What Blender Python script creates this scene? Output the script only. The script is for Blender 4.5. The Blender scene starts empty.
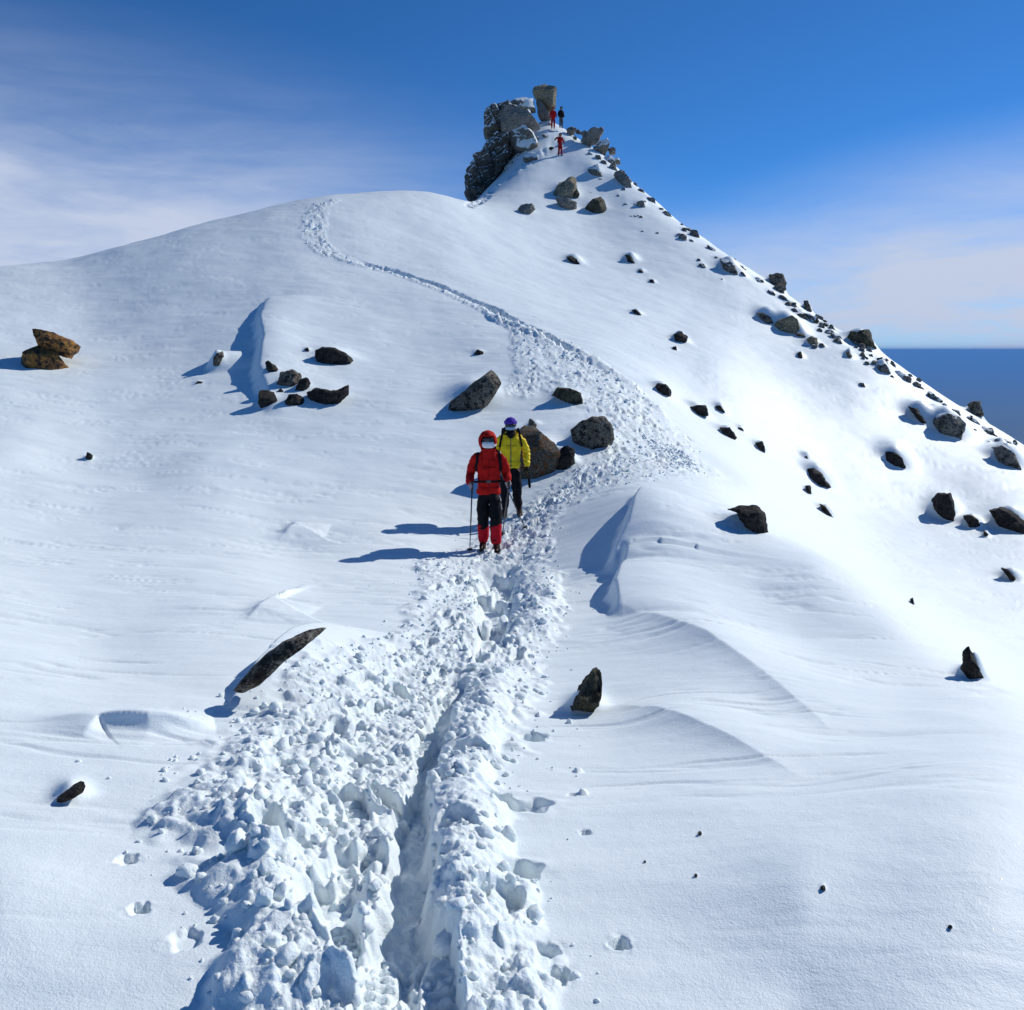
import bpy, bmesh, math, random
import numpy as np
from mathutils import Vector, Matrix, noise as mnoise

random.seed(7)
rng = np.random.default_rng(7)
SC = bpy.context.scene
COL = SC.collection
R = math.radians

# ------------------------------------------------------------------ view set-up
W, HGT = 1024, 1010
F = 804.0
PITCH = math.atan((505 - 350) / F)
cP, sP = math.cos(PITCH), math.sin(PITCH)
cam_d = bpy.data.cameras.new('camera')
cam = bpy.data.objects.new('camera', cam_d)
COL.objects.link(cam)
cam_d.sensor_width = 36.0
cam_d.lens = 36.0 * F / W
cam_d.clip_start = 0.05
cam_d.clip_end = 400000
cam.rotation_euler = (math.pi / 2 - PITCH, 0, 0)
SC.camera = cam

def ray(u, v):
    """Horizontal bearing (theta) and rise per horizontal metre of the view through one point of the photo."""
    u = np.asarray(u, float); v = np.asarray(v, float)
    a = (u - 512) / F; b = (505 - v) / F
    dx = a; dy = cP + b * sP; dz = -sP + b * cP
    h = np.hypot(dx, dy)
    return np.arctan2(dx, dy), dz / h

# ------------------------------------------------------------------ noise
def _hash(ix, iy, seed):
    h = (ix.astype(np.int64) * 374761393 + iy.astype(np.int64) * 668265263 + seed * 974634777) & 0xFFFFFFFF
    h = ((h ^ (h >> 13)) * 1274126177) & 0xFFFFFFFF
    h = ((h ^ (h >> 16)) * 2246822519) & 0xFFFFFFFF
    return ((h ^ (h >> 15)) & 0xFFFFFF) / float(0x1000000)

def perlin(x, y, seed=0):
    ix = np.floor(x); iy = np.floor(y)
    fx = x - ix; fy = y - iy
    ux = fx * fx * fx * (fx * (fx * 6 - 15) + 10)
    uy = fy * fy * fy * (fy * (fy * 6 - 15) + 10)
    def g(dx, dy):
        a = _hash(ix + dx, iy + dy, seed) * 2 * math.pi
        return np.cos(a) * (fx - dx) + np.sin(a) * (fy - dy)
    n0 = g(0, 0) * (1 - ux) + g(1, 0) * ux
    n1 = g(0, 1) * (1 - ux) + g(1, 1) * ux
    return (n0 * (1 - uy) + n1 * uy) * 1.5

def fbm(x, y, seed=0, o=4, gain=.5):
    s = 0; a = 1; t = 0
    for i in range(o):
        s = s + a * perlin(x * 2 ** i + 17.3 * i, y * 2 ** i - 9.1 * i, seed + i)
        t += a; a *= gain
    return s / t

def worley(x, y, seed=0):
    """F1, F2 and a random number of the nearest cell."""
    ix = np.floor(x); iy = np.floor(y)
    f1 = np.full(x.shape, 9.); f2 = np.full(x.shape, 9.); cid = np.zeros(x.shape)
    for dx in (-1, 0, 1):
        for dy in (-1, 0, 1):
            cx = ix + dx; cy = iy + dy
            px = cx + _hash(cx, cy, seed); py = cy + _hash(cx, cy, seed + 31)
            d = np.hypot(px - x, py - y)
            near = d < f1
            f2 = np.where(near, f1, np.minimum(f2, d))
            cid = np.where(near, _hash(cx, cy, seed + 77), cid)
            f1 = np.where(near, d, f1)
    return f1, f2, cid

def sstep(a, b, x):
    t = np.clip((x - a) / (b - a), 0, 1)
    return t * t * (3 - 2 * t)

# ------------------------------------------------------------------ lie of the land: surveyed points (u, v, metres away)
CP = [
 # near plain
 (0,1010,2.13),(200,1010,1.88),(400,1010,1.74),(600,1010,1.74),(800,1010,1.88),(1024,1010,2.13),
 (0,900,2.55),(200,900,2.35),(400,900,2.22),(600,900,2.2),(800,900,2.22),(1000,900,2.45),
 (0,800,3.35),(100,800,3.2),(250,800,3.05),(450,800,2.95),(560,800,2.95),(800,780,3.35),(1000,800,3.15),
 (0,700,4.6),(150,700,4.5),(280,690,4.6),(400,700,4.6),(600,740,3.85),(900,730,4.5),(1010,740,4.3),
 (0,600,7.9),(100,650,6.1),(200,600,7.5),(300,560,10.2),(420,600,7.7),(480,640,6.2),(560,660,5.7),(700,650,5.9),
 (100,550,10.6),(0,520,12.5),(400,520,12.2),(485,550,11.2),(512,516,12.7),(200,480,14.3),(0,450,17),
 # drift dome and its brow
 (640,560,9.2),(640,500,11.4),(700,505,11.4),(760,532,10.4),(820,572,9.0),(900,628,7.5),(1000,690,6.2),(1090,740,5.6),
 (800,640,6.9),(760,590,8.3),(900,690,5.7),
 # slope behind the brow
 (700,470,16.2),(760,495,16.8),(770,522,16.0),(830,560,15.0),(900,606,13.4),(975,664,11.8),(1060,710,10.8),
 (650,460,15.4),(590,470,14.2),(540,470,14.6),(590,437,16.6),(480,395,20),(570,398,19.5),(420,440,16.6),(300,440,16.8),
 (100,470,16),(100,400,22),(50,360,26.5),(200,350,26),(300,375,22),(300,300,29.5),(420,340,25.5),(530,335,26),
 (100,310,33),(0,320,32),(-120,330,31),(0,268,41),(60,263,42),(120,248,42),(200,226,43),(260,212,44),(330,199,45),(390,194,48),(440,194,51),
 (440,290,31.5),(330,250,37),(400,240,40),(480,240,43.5),(250,260,36),(-100,285,40),(-250,300,38),(-250,400,24),
 # behind the near crest
 (-250,330,58),(0,300,58),(120,285,58),(200,262,58),(330,228,60),(400,214,62),
 # summit ridge
 (470,203,59),(500,190,62),(520,168,66),(540,145,70),(530,125,72.5),(545,116,74),(560,125,73),(575,140,71),(590,146,71),(560,160,68),(560,192,61),(560,218,55),
 (490,184,68.5),(478,200,64.5),(506,174,69),(470,222,74),(482,205,77),(502,180,78),(600,150,70.5),(620,170,68),(650,195,64),(700,235,58),(750,268,54),(800,303,50),(850,335,47),(900,366,45),(950,400,43),(1000,429,42),(1060,470,40.5),(1150,530,39),
 (600,206,60),(620,260,48),(560,300,35),(640,312,36.5),(680,338,33.5),(650,230,55),(700,290,45),(790,333,43),(860,400,35),(945,430,36),
 (700,410,25),(660,391,23.6),(820,477,26.5),(895,462,31),(945,510,28.5),(1005,524,28),(1012,578,22.5),(810,430,30),(760,446,25),(800,385,34.5),(600,350,25.5),(720,370,29.5),
 # far side, falling away
 (470,330,95),(540,300,98),(600,330,95),(700,360,82),(800,420,72),(900,480,66),(1000,540,62),(1150,620,58),
 (-250,430,110),(0,420,110),(200,420,110),(400,420,115),(560,430,130),(750,480,120),(1000,560,110),(1200,620,100),
 (-250,520,250),(0,520,250),(300,520,250),(560,520,250),(800,560,250),(1100,600,250),
 (-250,540,420),(0,540,420),(300,540,420),(560,540,420),(800,560,420),(1100,580,420),
]
cu = np.array([c[0] for c in CP], float); cv = np.array([c[1] for c in CP], float); cr = np.array([c[2] for c in CP], float)
cth, cs = ray(cu, cv)
ANC = [(t, math.log(r), 0.0) for t in (-.9, -.6, -.3, 0, .3, .6, .9) for r in (.25, .6, 1.1)]
KX = 2.6
PX = np.concatenate([cth * KX, [a[0] * KX for a in ANC]])
PY = np.concatenate([np.log(cr), [a[1] for a in ANC]])
PV = np.concatenate([cs + 1.6 / cr, [a[2] for a in ANC]])
def _phi(d2):
    return 0.5 * d2 * np.log(d2 + 1e-12)
_n = len(PX)
_A = np.zeros((_n + 3, _n + 3))
_A[:_n, :_n] = _phi((PX[:, None] - PX[None]) ** 2 + (PY[:, None] - PY[None]) ** 2) + np.eye(_n) * 0.0025
_A[:_n, _n] = 1; _A[:_n, _n + 1] = PX; _A[:_n, _n + 2] = PY
_A[_n:, :_n] = _A[:_n, _n:].T
_wt = np.linalg.solve(_A, np.concatenate([PV, [0, 0, 0]]))

def base(x, y):
    sh = np.shape(x)
    x = np.ravel(np.asarray(x, float)); y = np.ravel(np.asarray(y, float))
    r = np.maximum(np.hypot(x, y), .05); th = np.arctan2(x, y)
    tc = np.clip(th, -.95, .95)
    back = sstep(.95, 2.2, np.abs(th))
    X = tc * KX; Y = np.log(np.maximum(r, .25))
    out = np.empty_like(r)
    for i in range(0, len(r), 20000):
        j = slice(i, i + 20000)
        k = _phi((X[j, None] - PX[None]) ** 2 + (Y[j, None] - PY[None]) ** 2)
        out[j] = k @ _wt[:_n] + _wt[_n] + _wt[_n + 1] * X[j] + _wt[_n + 2] * Y[j]
    z = -1.6 + r * out * (1 - back) + back * r * (-.12)
    return z.reshape(sh)

RS = np.exp(np.linspace(math.log(1.0), math.log(112), 900))
def hit(fun, u, v):
    """Where the view through (u, v) first meets the ground."""
    th, s = ray(u, v)
    x = RS * math.sin(th); y = RS * math.cos(th)
    g = RS * s - fun(x, y)
    i = np.where(g < 0)[0]
    if len(i) and i[0] > 0:
        i = i[0]; t = g[i - 1] / (g[i - 1] - g[i]); r = RS[i - 1] + t * (RS[i] - RS[i - 1])
    else:
        k = np.where(RS > 25)[0]
        i = k[np.argmin(np.abs(g[k]) / RS[k])]; r = RS[i]
    return Vector((r * math.sin(th), r * math.cos(th), r * float(s)))

def poly_px(pts, fun=base):
    out = []
    for p in pts:
        h = hit(fun, p[0], p[1])
        out.append((h.x, h.y) + tuple(q * h.length / F for q in p[2:3]))
    return np.array(out)

def pdist(x, y, P):
    """Distance, signed side, position along the line (0..1) and width for points against polyline P."""
    best = np.full(x.shape, 1e9); side = np.zeros(x.shape); par = np.zeros(x.shape); wd = np.ones(x.shape)
    L = np.hypot(np.diff(P[:, 0]), np.diff(P[:, 1])); T = np.concatenate([[0], np.cumsum(L)]) / max(L.sum(), 1e-6)
    for k in range(len(P) - 1):
        ax, ay = P[k, :2]; bx, by = P[k + 1, :2]
        ex, ey = bx - ax, by - ay; l2 = ex * ex + ey * ey + 1e-12
        t = np.clip(((x - ax) * ex + (y - ay) * ey) / l2, 0, 1)
        d = np.hypot(x - ax - t * ex, y - ay - t * ey)
        m = d < best
        best = np.where(m, d, best)
        side = np.where(m, np.sign(ex * (y - ay) - ey * (x - ax)), side)
        par = np.where(m, T[k] + t * (T[k + 1] - T[k]), par)
        if P.shape[1] > 2:
            wd = np.where(m, P[k, 2] + t * (P[k + 1, 2] - P[k, 2]), wd)
    return best, side, par, wd

# ------------------------------------------------------------------ trodden path and drifts
TRACKS = [poly_px(p) for p in (
 [(396,1060,146),(392,1010,146),(386,960,146),(374,900,144),(356,850,146),(338,800,156),(350,760,150),(400,720,126),(435,685,104),(475,640,76),(490,600,78),(484,568,68),(515,535,38),(555,500,38),(600,478,50),(650,455,55)],
 [(650,455,52),(640,425,52),(622,400,44),(598,375,38),(560,348,26),(530,332,18),(490,311,13),(440,288,9),(395,272,7),(355,262,7),(325,252,11),(313,236,13),(314,218,12),(322,204,9),(335,200,6)],
 [(522,332,12),(527,350,17),(530,372,17),(520,395,17)],
 [(590,400,40),(560,375,30)],
 [(655,452,55),(690,462,38)],
)]
FAINT = [poly_px(p) for p in ([(468,206,5),(492,190,5),(512,176,5),(528,163,5),(545,150,5),(560,138,4)],)]
GROOVE = [(poly_px(p), d) for p, d in (
 ([(396,1060,44),(400,1010,42),(405,950,38),(408,900,32),(410,850,22),(416,800,15),(430,750,15),(448,705,14),(462,680,11)], .115),
 ([(478,660,14),(492,625,22),(498,590,26),(497,565,20)], .17),
 ([(330,930,30),(345,860,24)], .06),
 ([(350,260,5),(395,271,5),(440,286,6),(490,308,7),(545,335,9),(590,362,9)], .24),
)]
# (line, height, steep width, gentle width): the steep side lies to the left of the line's direction
LIPS = [(poly_px(p), h, a, b) for p, h, a, b in (
 ([(646,494),(636,520),(630,545),(617,560),(615,572)][::-1], .36, .20, 1.0),(([(632,556),(622,580),(617,600),(624,622)][::-1]), .24, .14, .8),
 ([(600,612),(650,622),(700,645),(750,680),(800,715),(830,735)], -.0, .3, .6),
 ([(274,296),(268,308),(262,325),(266,350),(262,378),(272,402),(285,415)][::-1], .44, .36, 1.2),
 ([(278,541),(296,527),(330,529)], .10, .12, .9),
 ([(246,619),(272,604),(320,609)], .085, .08, .7),
 ([(215,372),(222,356)], .3, .3, .8),
)]
CREASE = [(poly_px(p), h, a, b) for p, h, a, b in (
 # lips whose far side rises gently and whose near side breaks down
 ([(835,742),(800,716),(750,682),(700,648),(650,624),(606,614)], .15, .27, .8),
 ([(805,782),(760,765),(710,745),(660,722),(612,708)], .105, .20, .6),
 ([(82,738),(100,728),(150,731),(215,727)][::-1], .11, .045, .25),
 ([(228,709),(246,696),(268,678),(296,658),(328,642),(362,632)], .22, .07, .5),
 ([(700,505),(735,512),(770,530)][::-1], .07, .15, .5),
)]
DENTS = [(hit(base, u, v), w, d) for u, v, w, d in (
 (127,857,.035,.03),(139,907,.032,.03),(585,831,.022,.03),(620,942,.03,.035),(578,772,.02,-.02),(572,795,.018,.015),(583,793,.02,-.02),
 (533,738,.07,.07),(528,805,.09,.05),(470,760,.1,.05),(455,840,.1,.05),(330,880,.05,-.05),(560,975,.035,.03),(546,950,.04,.03),(185,940,.05,.02),(540,600,.16,.08),(520,560,.15,.06),
 (300,855,.05,.06),(240,820,.05,.05),(265,870,.06,-.04),(495,800,.09,.06),(520,870,.07,.06),(500,910,.08,.06),(350,760,.09,.05),(280,770,.08,.05))]
TREADS = [poly_px(p) for p in ([(330,890,30),(360,820,40),(385,760,45),(410,705,42),(435,655,40),(462,610,34),(470,585,24)],)]
BANKS = [(poly_px(p), h) for p, h in (([(460,1050,30),(462,960,34),(462,880,36),(462,810,34),(475,745,28),(492,700,24),(505,665,20)], .075), ([(535,640,20),(545,600,24),(540,570,20)], .07),
  ([(300,1050,60),(280,930,60),(250,840,60),(230,780,50)], .06), ([(470,312,8),(510,322,10),(560,345,10),(605,368,10),(650,400,10),(675,430,8)], .12))]
BOOTS = []
def _boots():
    rs = random.Random(5)
    for P, n, sp in ((TRACKS[0], 100, .5), (TRACKS[1], 110, .55), (TRACKS[2], 16, .6)):
        L = np.hypot(np.diff(P[:, 0]), np.diff(P[:, 1])); T = np.concatenate([[0], np.cumsum(L)])
        for k in range(n):
            s = rs.random() * T[-1]; i = min(int(np.searchsorted(T, s)) - 1, len(L) - 1); i = max(i, 0)
            f = (s - T[i]) / L[i]; q = P[i] * (1 - f) + P[i + 1] * f; dx, dy = (P[i + 1, :2] - P[i, :2]) / L[i]
            o = rs.gauss(0, .38) * q[2]; a = rs.gauss(0, .22)
            BOOTS.append((q[0] - dy * o, q[1] + dx * o, dx * math.cos(a) - dy * math.sin(a), dx * math.sin(a) + dy * math.cos(a), rs.uniform(.05, .10)))
_boots()
MOUNDS = []    # (x, y, radius, height): snow banked round the rocks

def track_mask(x, y):
    m = np.zeros(x.shape); mi = np.zeros(x.shape)
    n = .5 * perlin(x * 1.7, y * 1.7, 5) + .4 * perlin(x * 4.3, y * 4.3, 6) + .3 * perlin(x * 10, y * 10, 9)
    for P in TRACKS:
        d, sd, t, w = pdist(x, y, P)
        e = d / w + .34 * n
        m = np.maximum(m, sstep(1.06, .80, e)); mi = np.maximum(mi, sstep(1.02, .45, e))
    return m, mi

def features(x, y):
    h = np.zeros(x.shape)
    r = np.hypot(x, y)
    # wind relief
    h += .10 * fbm(x * .28, y * .28, 11, 3) * sstep(2, 10, r)
    h += .018 * fbm(x * .9 + .3 * y, y * 2.2, 15, 3)
    q = fbm(x * .5, y * 1.6, 21, 3)
    sas = np.abs(fbm(x * .8 + .25 * y, y * 4.2, 25, 3))
    h += -.015 * np.clip(.16 - sas, 0, 1) / .16 * sstep(-.02, .22, q) * sstep(1.5, 5, r)
    for P, hh, a, b in LIPS + CREASE:
        if hh == 0: continue
        d, sd, t, w = pdist(x, y, P)
        tp = np.sin(np.clip(t, 0, 1) * math.pi) ** .75
        d = np.maximum(d + .03 * a * perlin(x / (a + .3), y / (a + .3), 41) * np.minimum(d / (a + .02), 1), 0)
        prof = np.where(sd > 0, np.exp(-d / (a * (1 + .22 * perlin(x * .8, y * .8, 43)))) if (hh < .2) else 1 - sstep(0, a * (1 + .45 * perlin(x * 2.1, y * 2.1, 44)), d), np.exp(-(d / b) ** 2))
        h += hh * prof * tp
    for p, w, dp in DENTS:
        e = np.hypot(x - p.x, y - p.y) / w
        h -= dp * (1 - sstep(.65, 1.05, e + .35 * perlin(x / w * 1.3, y / w * 1.3, 51))) - .10 * abs(dp) * np.exp(-((e - 1.3) / .35) ** 2) * perlin(x / w, y / w, 52)
    for mx, my, fx, fy, w, mh in MOUNDS:
        bb = np.abs(x - mx) + np.abs(y - my) < 8 * (w + mh)
        if not bb.any(): continue
        ax = (x[bb] - mx) * fx + (y[bb] - my) * fy; lx = (x[bb] - mx) * fy - (y[bb] - my) * fx
        up = sstep(-.1 * w, .55 * w + .5 * mh, ax) * np.exp(-(np.maximum(ax - .5 * w, 0) / (1.5 * mh + .8 * w)) ** 2)
        h[bb] += mh * up * np.exp(-(lx / (.62 * w)) ** 2)
    # trodden path
    m, mi = track_mask(x, y)
    near = 1 - sstep(7, 18, r)
    tread = np.zeros(x.shape)
    for P in TREADS:
        d, sd, t, w = pdist(x, y, P)
        tread = np.maximum(tread, 1 - sstep(.55, 1.2, d / w + .35 * perlin(x * 3, y * 3, 66)))
    bank = np.zeros(x.shape)
    for P, bh in BANKS:
        d, sd, t, w = pdist(x, y, P)
        bank = np.maximum(bank, bh * np.exp(-(d / w) ** 2) * sstep(0, .12, t) * (1 - sstep(.85, 1, t)))
    wx = x + .07 * perlin(x * 5, y * 5, 61) + .025 * perlin(x * 15, y * 15, 63); wy = y + .07 * perlin(x * 5, y * 5, 62) + .025 * perlin(x * 15, y * 15, 64)
    def bil(f, sd): return np.sqrt(perlin(wx * f, wy * f, sd) ** 2 + .003)
    l1 = bil(2.1, 101); l2 = bil(4.7, 103); l3 = bil(10.5, 105); l4 = bil(23, 107)
    f1, f2, c2 = worley(wx * 5.2, wy * 5.2, 73)
    blk = np.where(c2 > .55, (c2 - .3), 0) * (1 - sstep(.27, .52, f1 + .12 * perlin(x * 22, y * 22, 74))) * (1 + .5 * perlin(x * 9, y * 9, 78))
    f1, f2, c2 = worley(wx * 8.7 + 3, wy * 8.7, 173)
    blk2 = np.where(c2 > .5, c2, 0) * (1 - sstep(.34, .48, f1 + .10 * perlin(x * 30, y * 30, 174))) * (1 + .6 * perlin(x * 14, y * 14, 178))
    f1, f2, c3 = worley(wx * 13, wy * 13, 75)
    blk3 = np.where(c3 > .5, c3, 0) * (1 - sstep(.28, .50, f1))
    f1, f2, c4 = worley(x * 36, y * 36, 77)
    b4 = np.where(c4 > .4, c4, 0) * np.sqrt(np.clip(1 - (f1 / .55) ** 2, 0, 1))
    fine = fbm(x * 26, y * 26, 79, 3)
    coarse = sstep(-.45, .30, fbm(x * .9, y * .9, 81, 2)) * (1 - .8 * tread)
    rub = (.035 + .075 * coarse) * (l1 - .28) + (.03 + .06 * coarse) * (l2 - .25) + (.024 + .036 * coarse) * (l3 - .22) + .022 * (l4 - .2) + (.015 + .045 * coarse) * blk + (.015 + .035 * coarse) * blk2 + (.014 + .016 * tread) * blk3 + (.010 + .008 * tread) * b4 * near + .016 * fine + .008 * np.abs(perlin(x * 60, y * 60, 179)) * near
    rub *= (.49 + .30 * sstep(14, 30, r)) * (.38 + .62 * mi)
    h0 = h.copy()
    h += m * (rub + .02 + bank - .035 * tread)
    for P, dp in GROOVE:
        d, sd, t, w = pdist(x, y, P)
        e = d / w + .40 * perlin(x * 3.5, y * 3.5, 83) + .22 * perlin(x * 11, y * 11, 84)
        gm = 1 - sstep(.45, 1.10, e)
        tp = sstep(0, .10, t) * (1 - sstep(.85, 1, t))
        h -= gm * tp * (dp + .35 * m * (rub + .02 + bank))
    for bx, by, hx, hy, dp in BOOTS:
        bb = (np.abs(x - bx) < .3) & (np.abs(y - by) < .3)
        if not bb.any(): continue
        al = (x[bb] - bx) * hx + (y[bb] - by) * hy; la = (x[bb] - bx) * hy - (y[bb] - by) * hx
        wd_ = .052 * (1 - .25 * np.exp(-((al + .03) / .05) ** 2))
        e = ((np.abs(al) / .145) ** 3 + (np.abs(la) / wd_) ** 3) ** (1 / 3.) + .10 * perlin(x[bb] * 30, y[bb] * 30, 191)
        k = 1 - sstep(.80, 1.08, e)
        tr_ = .006 * np.sign(np.sin(al * 2 * math.pi / .035)) * (1 - sstep(.6, .8, e))
        h[bb] = h[bb] * (1 - k) + k * (h0[bb] + m[bb] * (.015 + .3 * rub[bb] + .8 * bank[bb] - .035 * tread[bb]) - .55 * dp + tr_ + .012 * fbm(x[bb] * 20, y[bb] * 20, 193, 2)) + .018 * np.exp(-((e - 1.25) / .2) ** 2) * (e > 1)
    for P in FAINT:
        d, sd, t, w = pdist(x, y, P)
        e = 1 - sstep(.6, 1.1, d / w + .3 * perlin(x * 1.5, y * 1.5, 91))
        f1, f2, c = worley(x * 2.2, y * 2.2, 93)
        h += e * (.35 * c * (1 - np.clip(f1 / .7, 0, 1) ** 2) - .18)
    return h, m

def H(x, y):
    x = np.asarray(x, float); y = np.asarray(y, float)
    return base(x, y) + features(x, y)[0]
def Hs(x, y):
    return float(H(np.array([x]), np.array([y]))[0])
# ------------------------------------------------------------------ materials
def mat(name):
    m = bpy.data.materials.new(name); m.use_nodes = True
    nt = m.node_tree; nt.nodes.clear()
    out = nt.nodes.new('ShaderNodeOutputMaterial'); p = nt.nodes.new('ShaderNodeBsdfPrincipled')
    nt.links.new(p.outputs[0], out.inputs[0])
    return m, nt, p
def N(nt, t, **k):
    n = nt.nodes.new(t)
    for a, b in k.items():
        if a in n.inputs.keys(): n.inputs[a].default_value = b
        else: setattr(n, a, b)
    return n
def noise_n(nt, co, scale, detail=4, rough=.55):
    n = N(nt, 'ShaderNodeTexNoise'); n.inputs['Scale'].default_value = scale; n.inputs['Detail'].default_value = detail; n.inputs['Roughness'].default_value = rough
    nt.links.new(co, n.inputs['Vector']); return n
def ramp(nt, fac, stops):
    r = N(nt, 'ShaderNodeValToRGB'); e = r.color_ramp.elements
    while len(e) < len(stops): e.new(.5)
    for i, (p, c) in enumerate(stops):
        e[i].position = p; e[i].color = tuple(c) + (1,) if len(c) == 3 else c
    nt.links.new(fac, r.inputs[0]); return r
def mix(nt, fac, a, b):
    m = N(nt, 'ShaderNodeMix', data_type='RGBA')
    for s, v in ((0, fac), (6, a), (7, b)):
        if hasattr(v, 'is_output'): nt.links.new(v, m.inputs[s])
        else: m.inputs[s].default_value = v if s == 0 else tuple(v) + (1,)
    return m.outputs[2]
def bump(nt, h, dist, strength=1, prev=None):
    b = N(nt, 'ShaderNodeBump'); b.inputs['Distance'].default_value = dist; b.inputs['Strength'].default_value = strength
    nt.links.new(h, b.inputs['Height'])
    if prev is not None: nt.links.new(prev.outputs[0], b.inputs['Normal'])
    return b

SNOW = (.84, .895, .90)
def snow_mat(name, rough_snow):
    m, nt, p = mat(name)
    co = N(nt, 'ShaderNodeTexCoord').outputs['Object']
    p.inputs['Roughness'].default_value = .55
    p.inputs['Specular IOR Level'].default_value = .3
    mp = N(nt, 'ShaderNodeMapping'); mp.inputs['Scale'].default_value = (1.2, 3.2, 1.2); mp.inputs['Rotation'].default_value = (0, 0, .25); nt.links.new(co, mp.inputs[0])
    n1 = noise_n(nt, mp.outputs[0], 1.3, 6, .6)
    n2 = noise_n(nt, co, 16, 5, .65)
    n3 = noise_n(nt, co, 140, 3, .7)
    c = ramp(nt, n1.outputs[0], [(.3, (.795, .862, .865)), (.7, (.84, .90, .90))])
    nt.links.new(c.outputs[0], p.inputs['Base Color'])
    b = bump(nt, n1.outputs[0], .020 if not rough_snow else .0, .55)
    b = bump(nt, n2.outputs[0], .006 if not rough_snow else .016, .6, b)
    b = bump(nt, n3.outputs[0], .0026 if not rough_snow else .005, .8, b)
    nt.links.new(b.outputs[0], p.inputs['Normal'])
    if rough_snow:
        p.inputs['Subsurface Weight'].default_value = .25
        p.inputs['Subsurface Radius'].default_value = (.02, .028, .04)
        p.inputs['Subsurface Scale'].default_value = .6
    # glinting crystals
    vo = N(nt, 'ShaderNodeTexVoronoi'); vo.inputs['Scale'].default_value = 160; nt.links.new(co, vo.inputs['Vector'])
    sp = ramp(nt, vo.outputs['Color'], [(.93, (.55, .55, .55)), (.96, (.12, .12, .12))])
    nt.links.new(sp.outputs[0], p.inputs['Roughness'])
    return m
M_SNOW = snow_mat('wind_packed_snow', False)
M_TROD = snow_mat('trodden_snow', True)

def rock_mat(name, c1, c2, c3, snow=None, scale=1.0, spot=(.49, .56)):
    m, nt, p = mat(name)
    co = N(nt, 'ShaderNodeTexCoord').outputs['Object']
    p.inputs['Roughness'].default_value = .85
    p.inputs['Specular IOR Level'].default_value = .25
    a = noise_n(nt, co, 2.2 * scale, 6, .65); b = noise_n(nt, co, 9 * scale, 6, .7); g = noise_n(nt, co, 34 * scale, 4, .75)
    vo = N(nt, 'ShaderNodeTexVoronoi'); vo.inputs['Scale'].default_value = 5 * scale; nt.links.new(co, vo.inputs['Vector'])
    cr1 = ramp(nt, a.outputs[0], [(.38, c1), (.6, c2)])
    f2 = ramp(nt, b.outputs[0], [(spot[0], (0, 0, 0)), (spot[1], (1, 1, 1))])
    col = mix(nt, f2.outputs[0], cr1.outputs[0], c3)
    f3 = ramp(nt, g.outputs[0], [(.36, (.22, .22, .22)), (.62, (1.45, 1.45, 1.45))])
    mm = N(nt, 'ShaderNodeMix', data_type='RGBA', blend_type='MULTIPLY'); mm.inputs[0].default_value = 1
    nt.links.new(col, mm.inputs[6]); nt.links.new(f3.outputs[0], mm.inputs[7]); col = mm.outputs[2]
    bb = bump(nt, b.outputs[0], .10 / scale, .9); bb = bump(nt, g.outputs[0], .025 / scale, .8, bb)
    if snow is not None:
        geo = N(nt, 'ShaderNodeNewGeometry')
        se = N(nt, 'ShaderNodeSeparateXYZ'); nt.links.new(geo.outputs['Normal'], se.inputs[0])
        sn = noise_n(nt, co, 1.1 * scale, 5, .65)
        ad = N(nt, 'ShaderNodeMath', operation='MULTIPLY_ADD'); ad.inputs[1].default_value = 1.5
        nt.links.new(sn.outputs[0], ad.inputs[0]); nt.links.new(se.outputs[2], ad.inputs[2])
        k = ramp(nt, ad.outputs[0], [(0, (0, 0, 0)), (1, (1, 1, 1))])
        mr = N(nt, 'ShaderNodeMapRange'); mr.inputs[1].default_value = .75 + snow - .04; mr.inputs[2].default_value = .75 + snow + .04
        nt.links.new(ad.outputs[0], mr.inputs[0])
        nt.nodes.remove(k)
        col = mix(nt, mr.outputs[0], col, SNOW)
    nt.links.new(col, p.inputs['Base Color']); nt.links.new(bb.outputs[0], p.inputs['Normal'])
    return m
RM = {
 'grey': rock_mat('lichened_gneiss', (.17, .145, .11), (.31, .275, .22), (.034, .029, .024)),
 'dark': rock_mat('dark_gneiss', (.038, .032, .027), (.075, .063, .052), (.016, .015, .015)),
 'moss': rock_mat('mossy_gneiss', (.085, .08, .05), (.15, .135, .08), (.03, .028, .022)),
 'rust': rock_mat('rusty_gneiss', (.44, .21, .055), (.26, .13, .05), (.045, .032, .025)),
 'tan': rock_mat('tan_granite', (.27, .235, .15), (.42, .355, .24), (.10, .09, .07), None, .35, (.54, .72)),
 'pale': rock_mat('pale_granite', (.24, .215, .18), (.38, .345, .30), (.13, .12, .10), None, .35, (.54, .72)),
 'snowy': rock_mat('snow_dusted_gneiss', (.10, .095, .085), (.19, .175, .15), (.035, .033, .03), .62),
 'crag': rock_mat('crag_gneiss', (.15, .135, .11), (.32, .285, .22), (.06, .055, .05), .16, .4, (.54, .70)),
 'slope': rock_mat('slope_gneiss', (.20, .19, .16), (.34, .31, .26), (.07, .066, .058), .66, .6),
}

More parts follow.
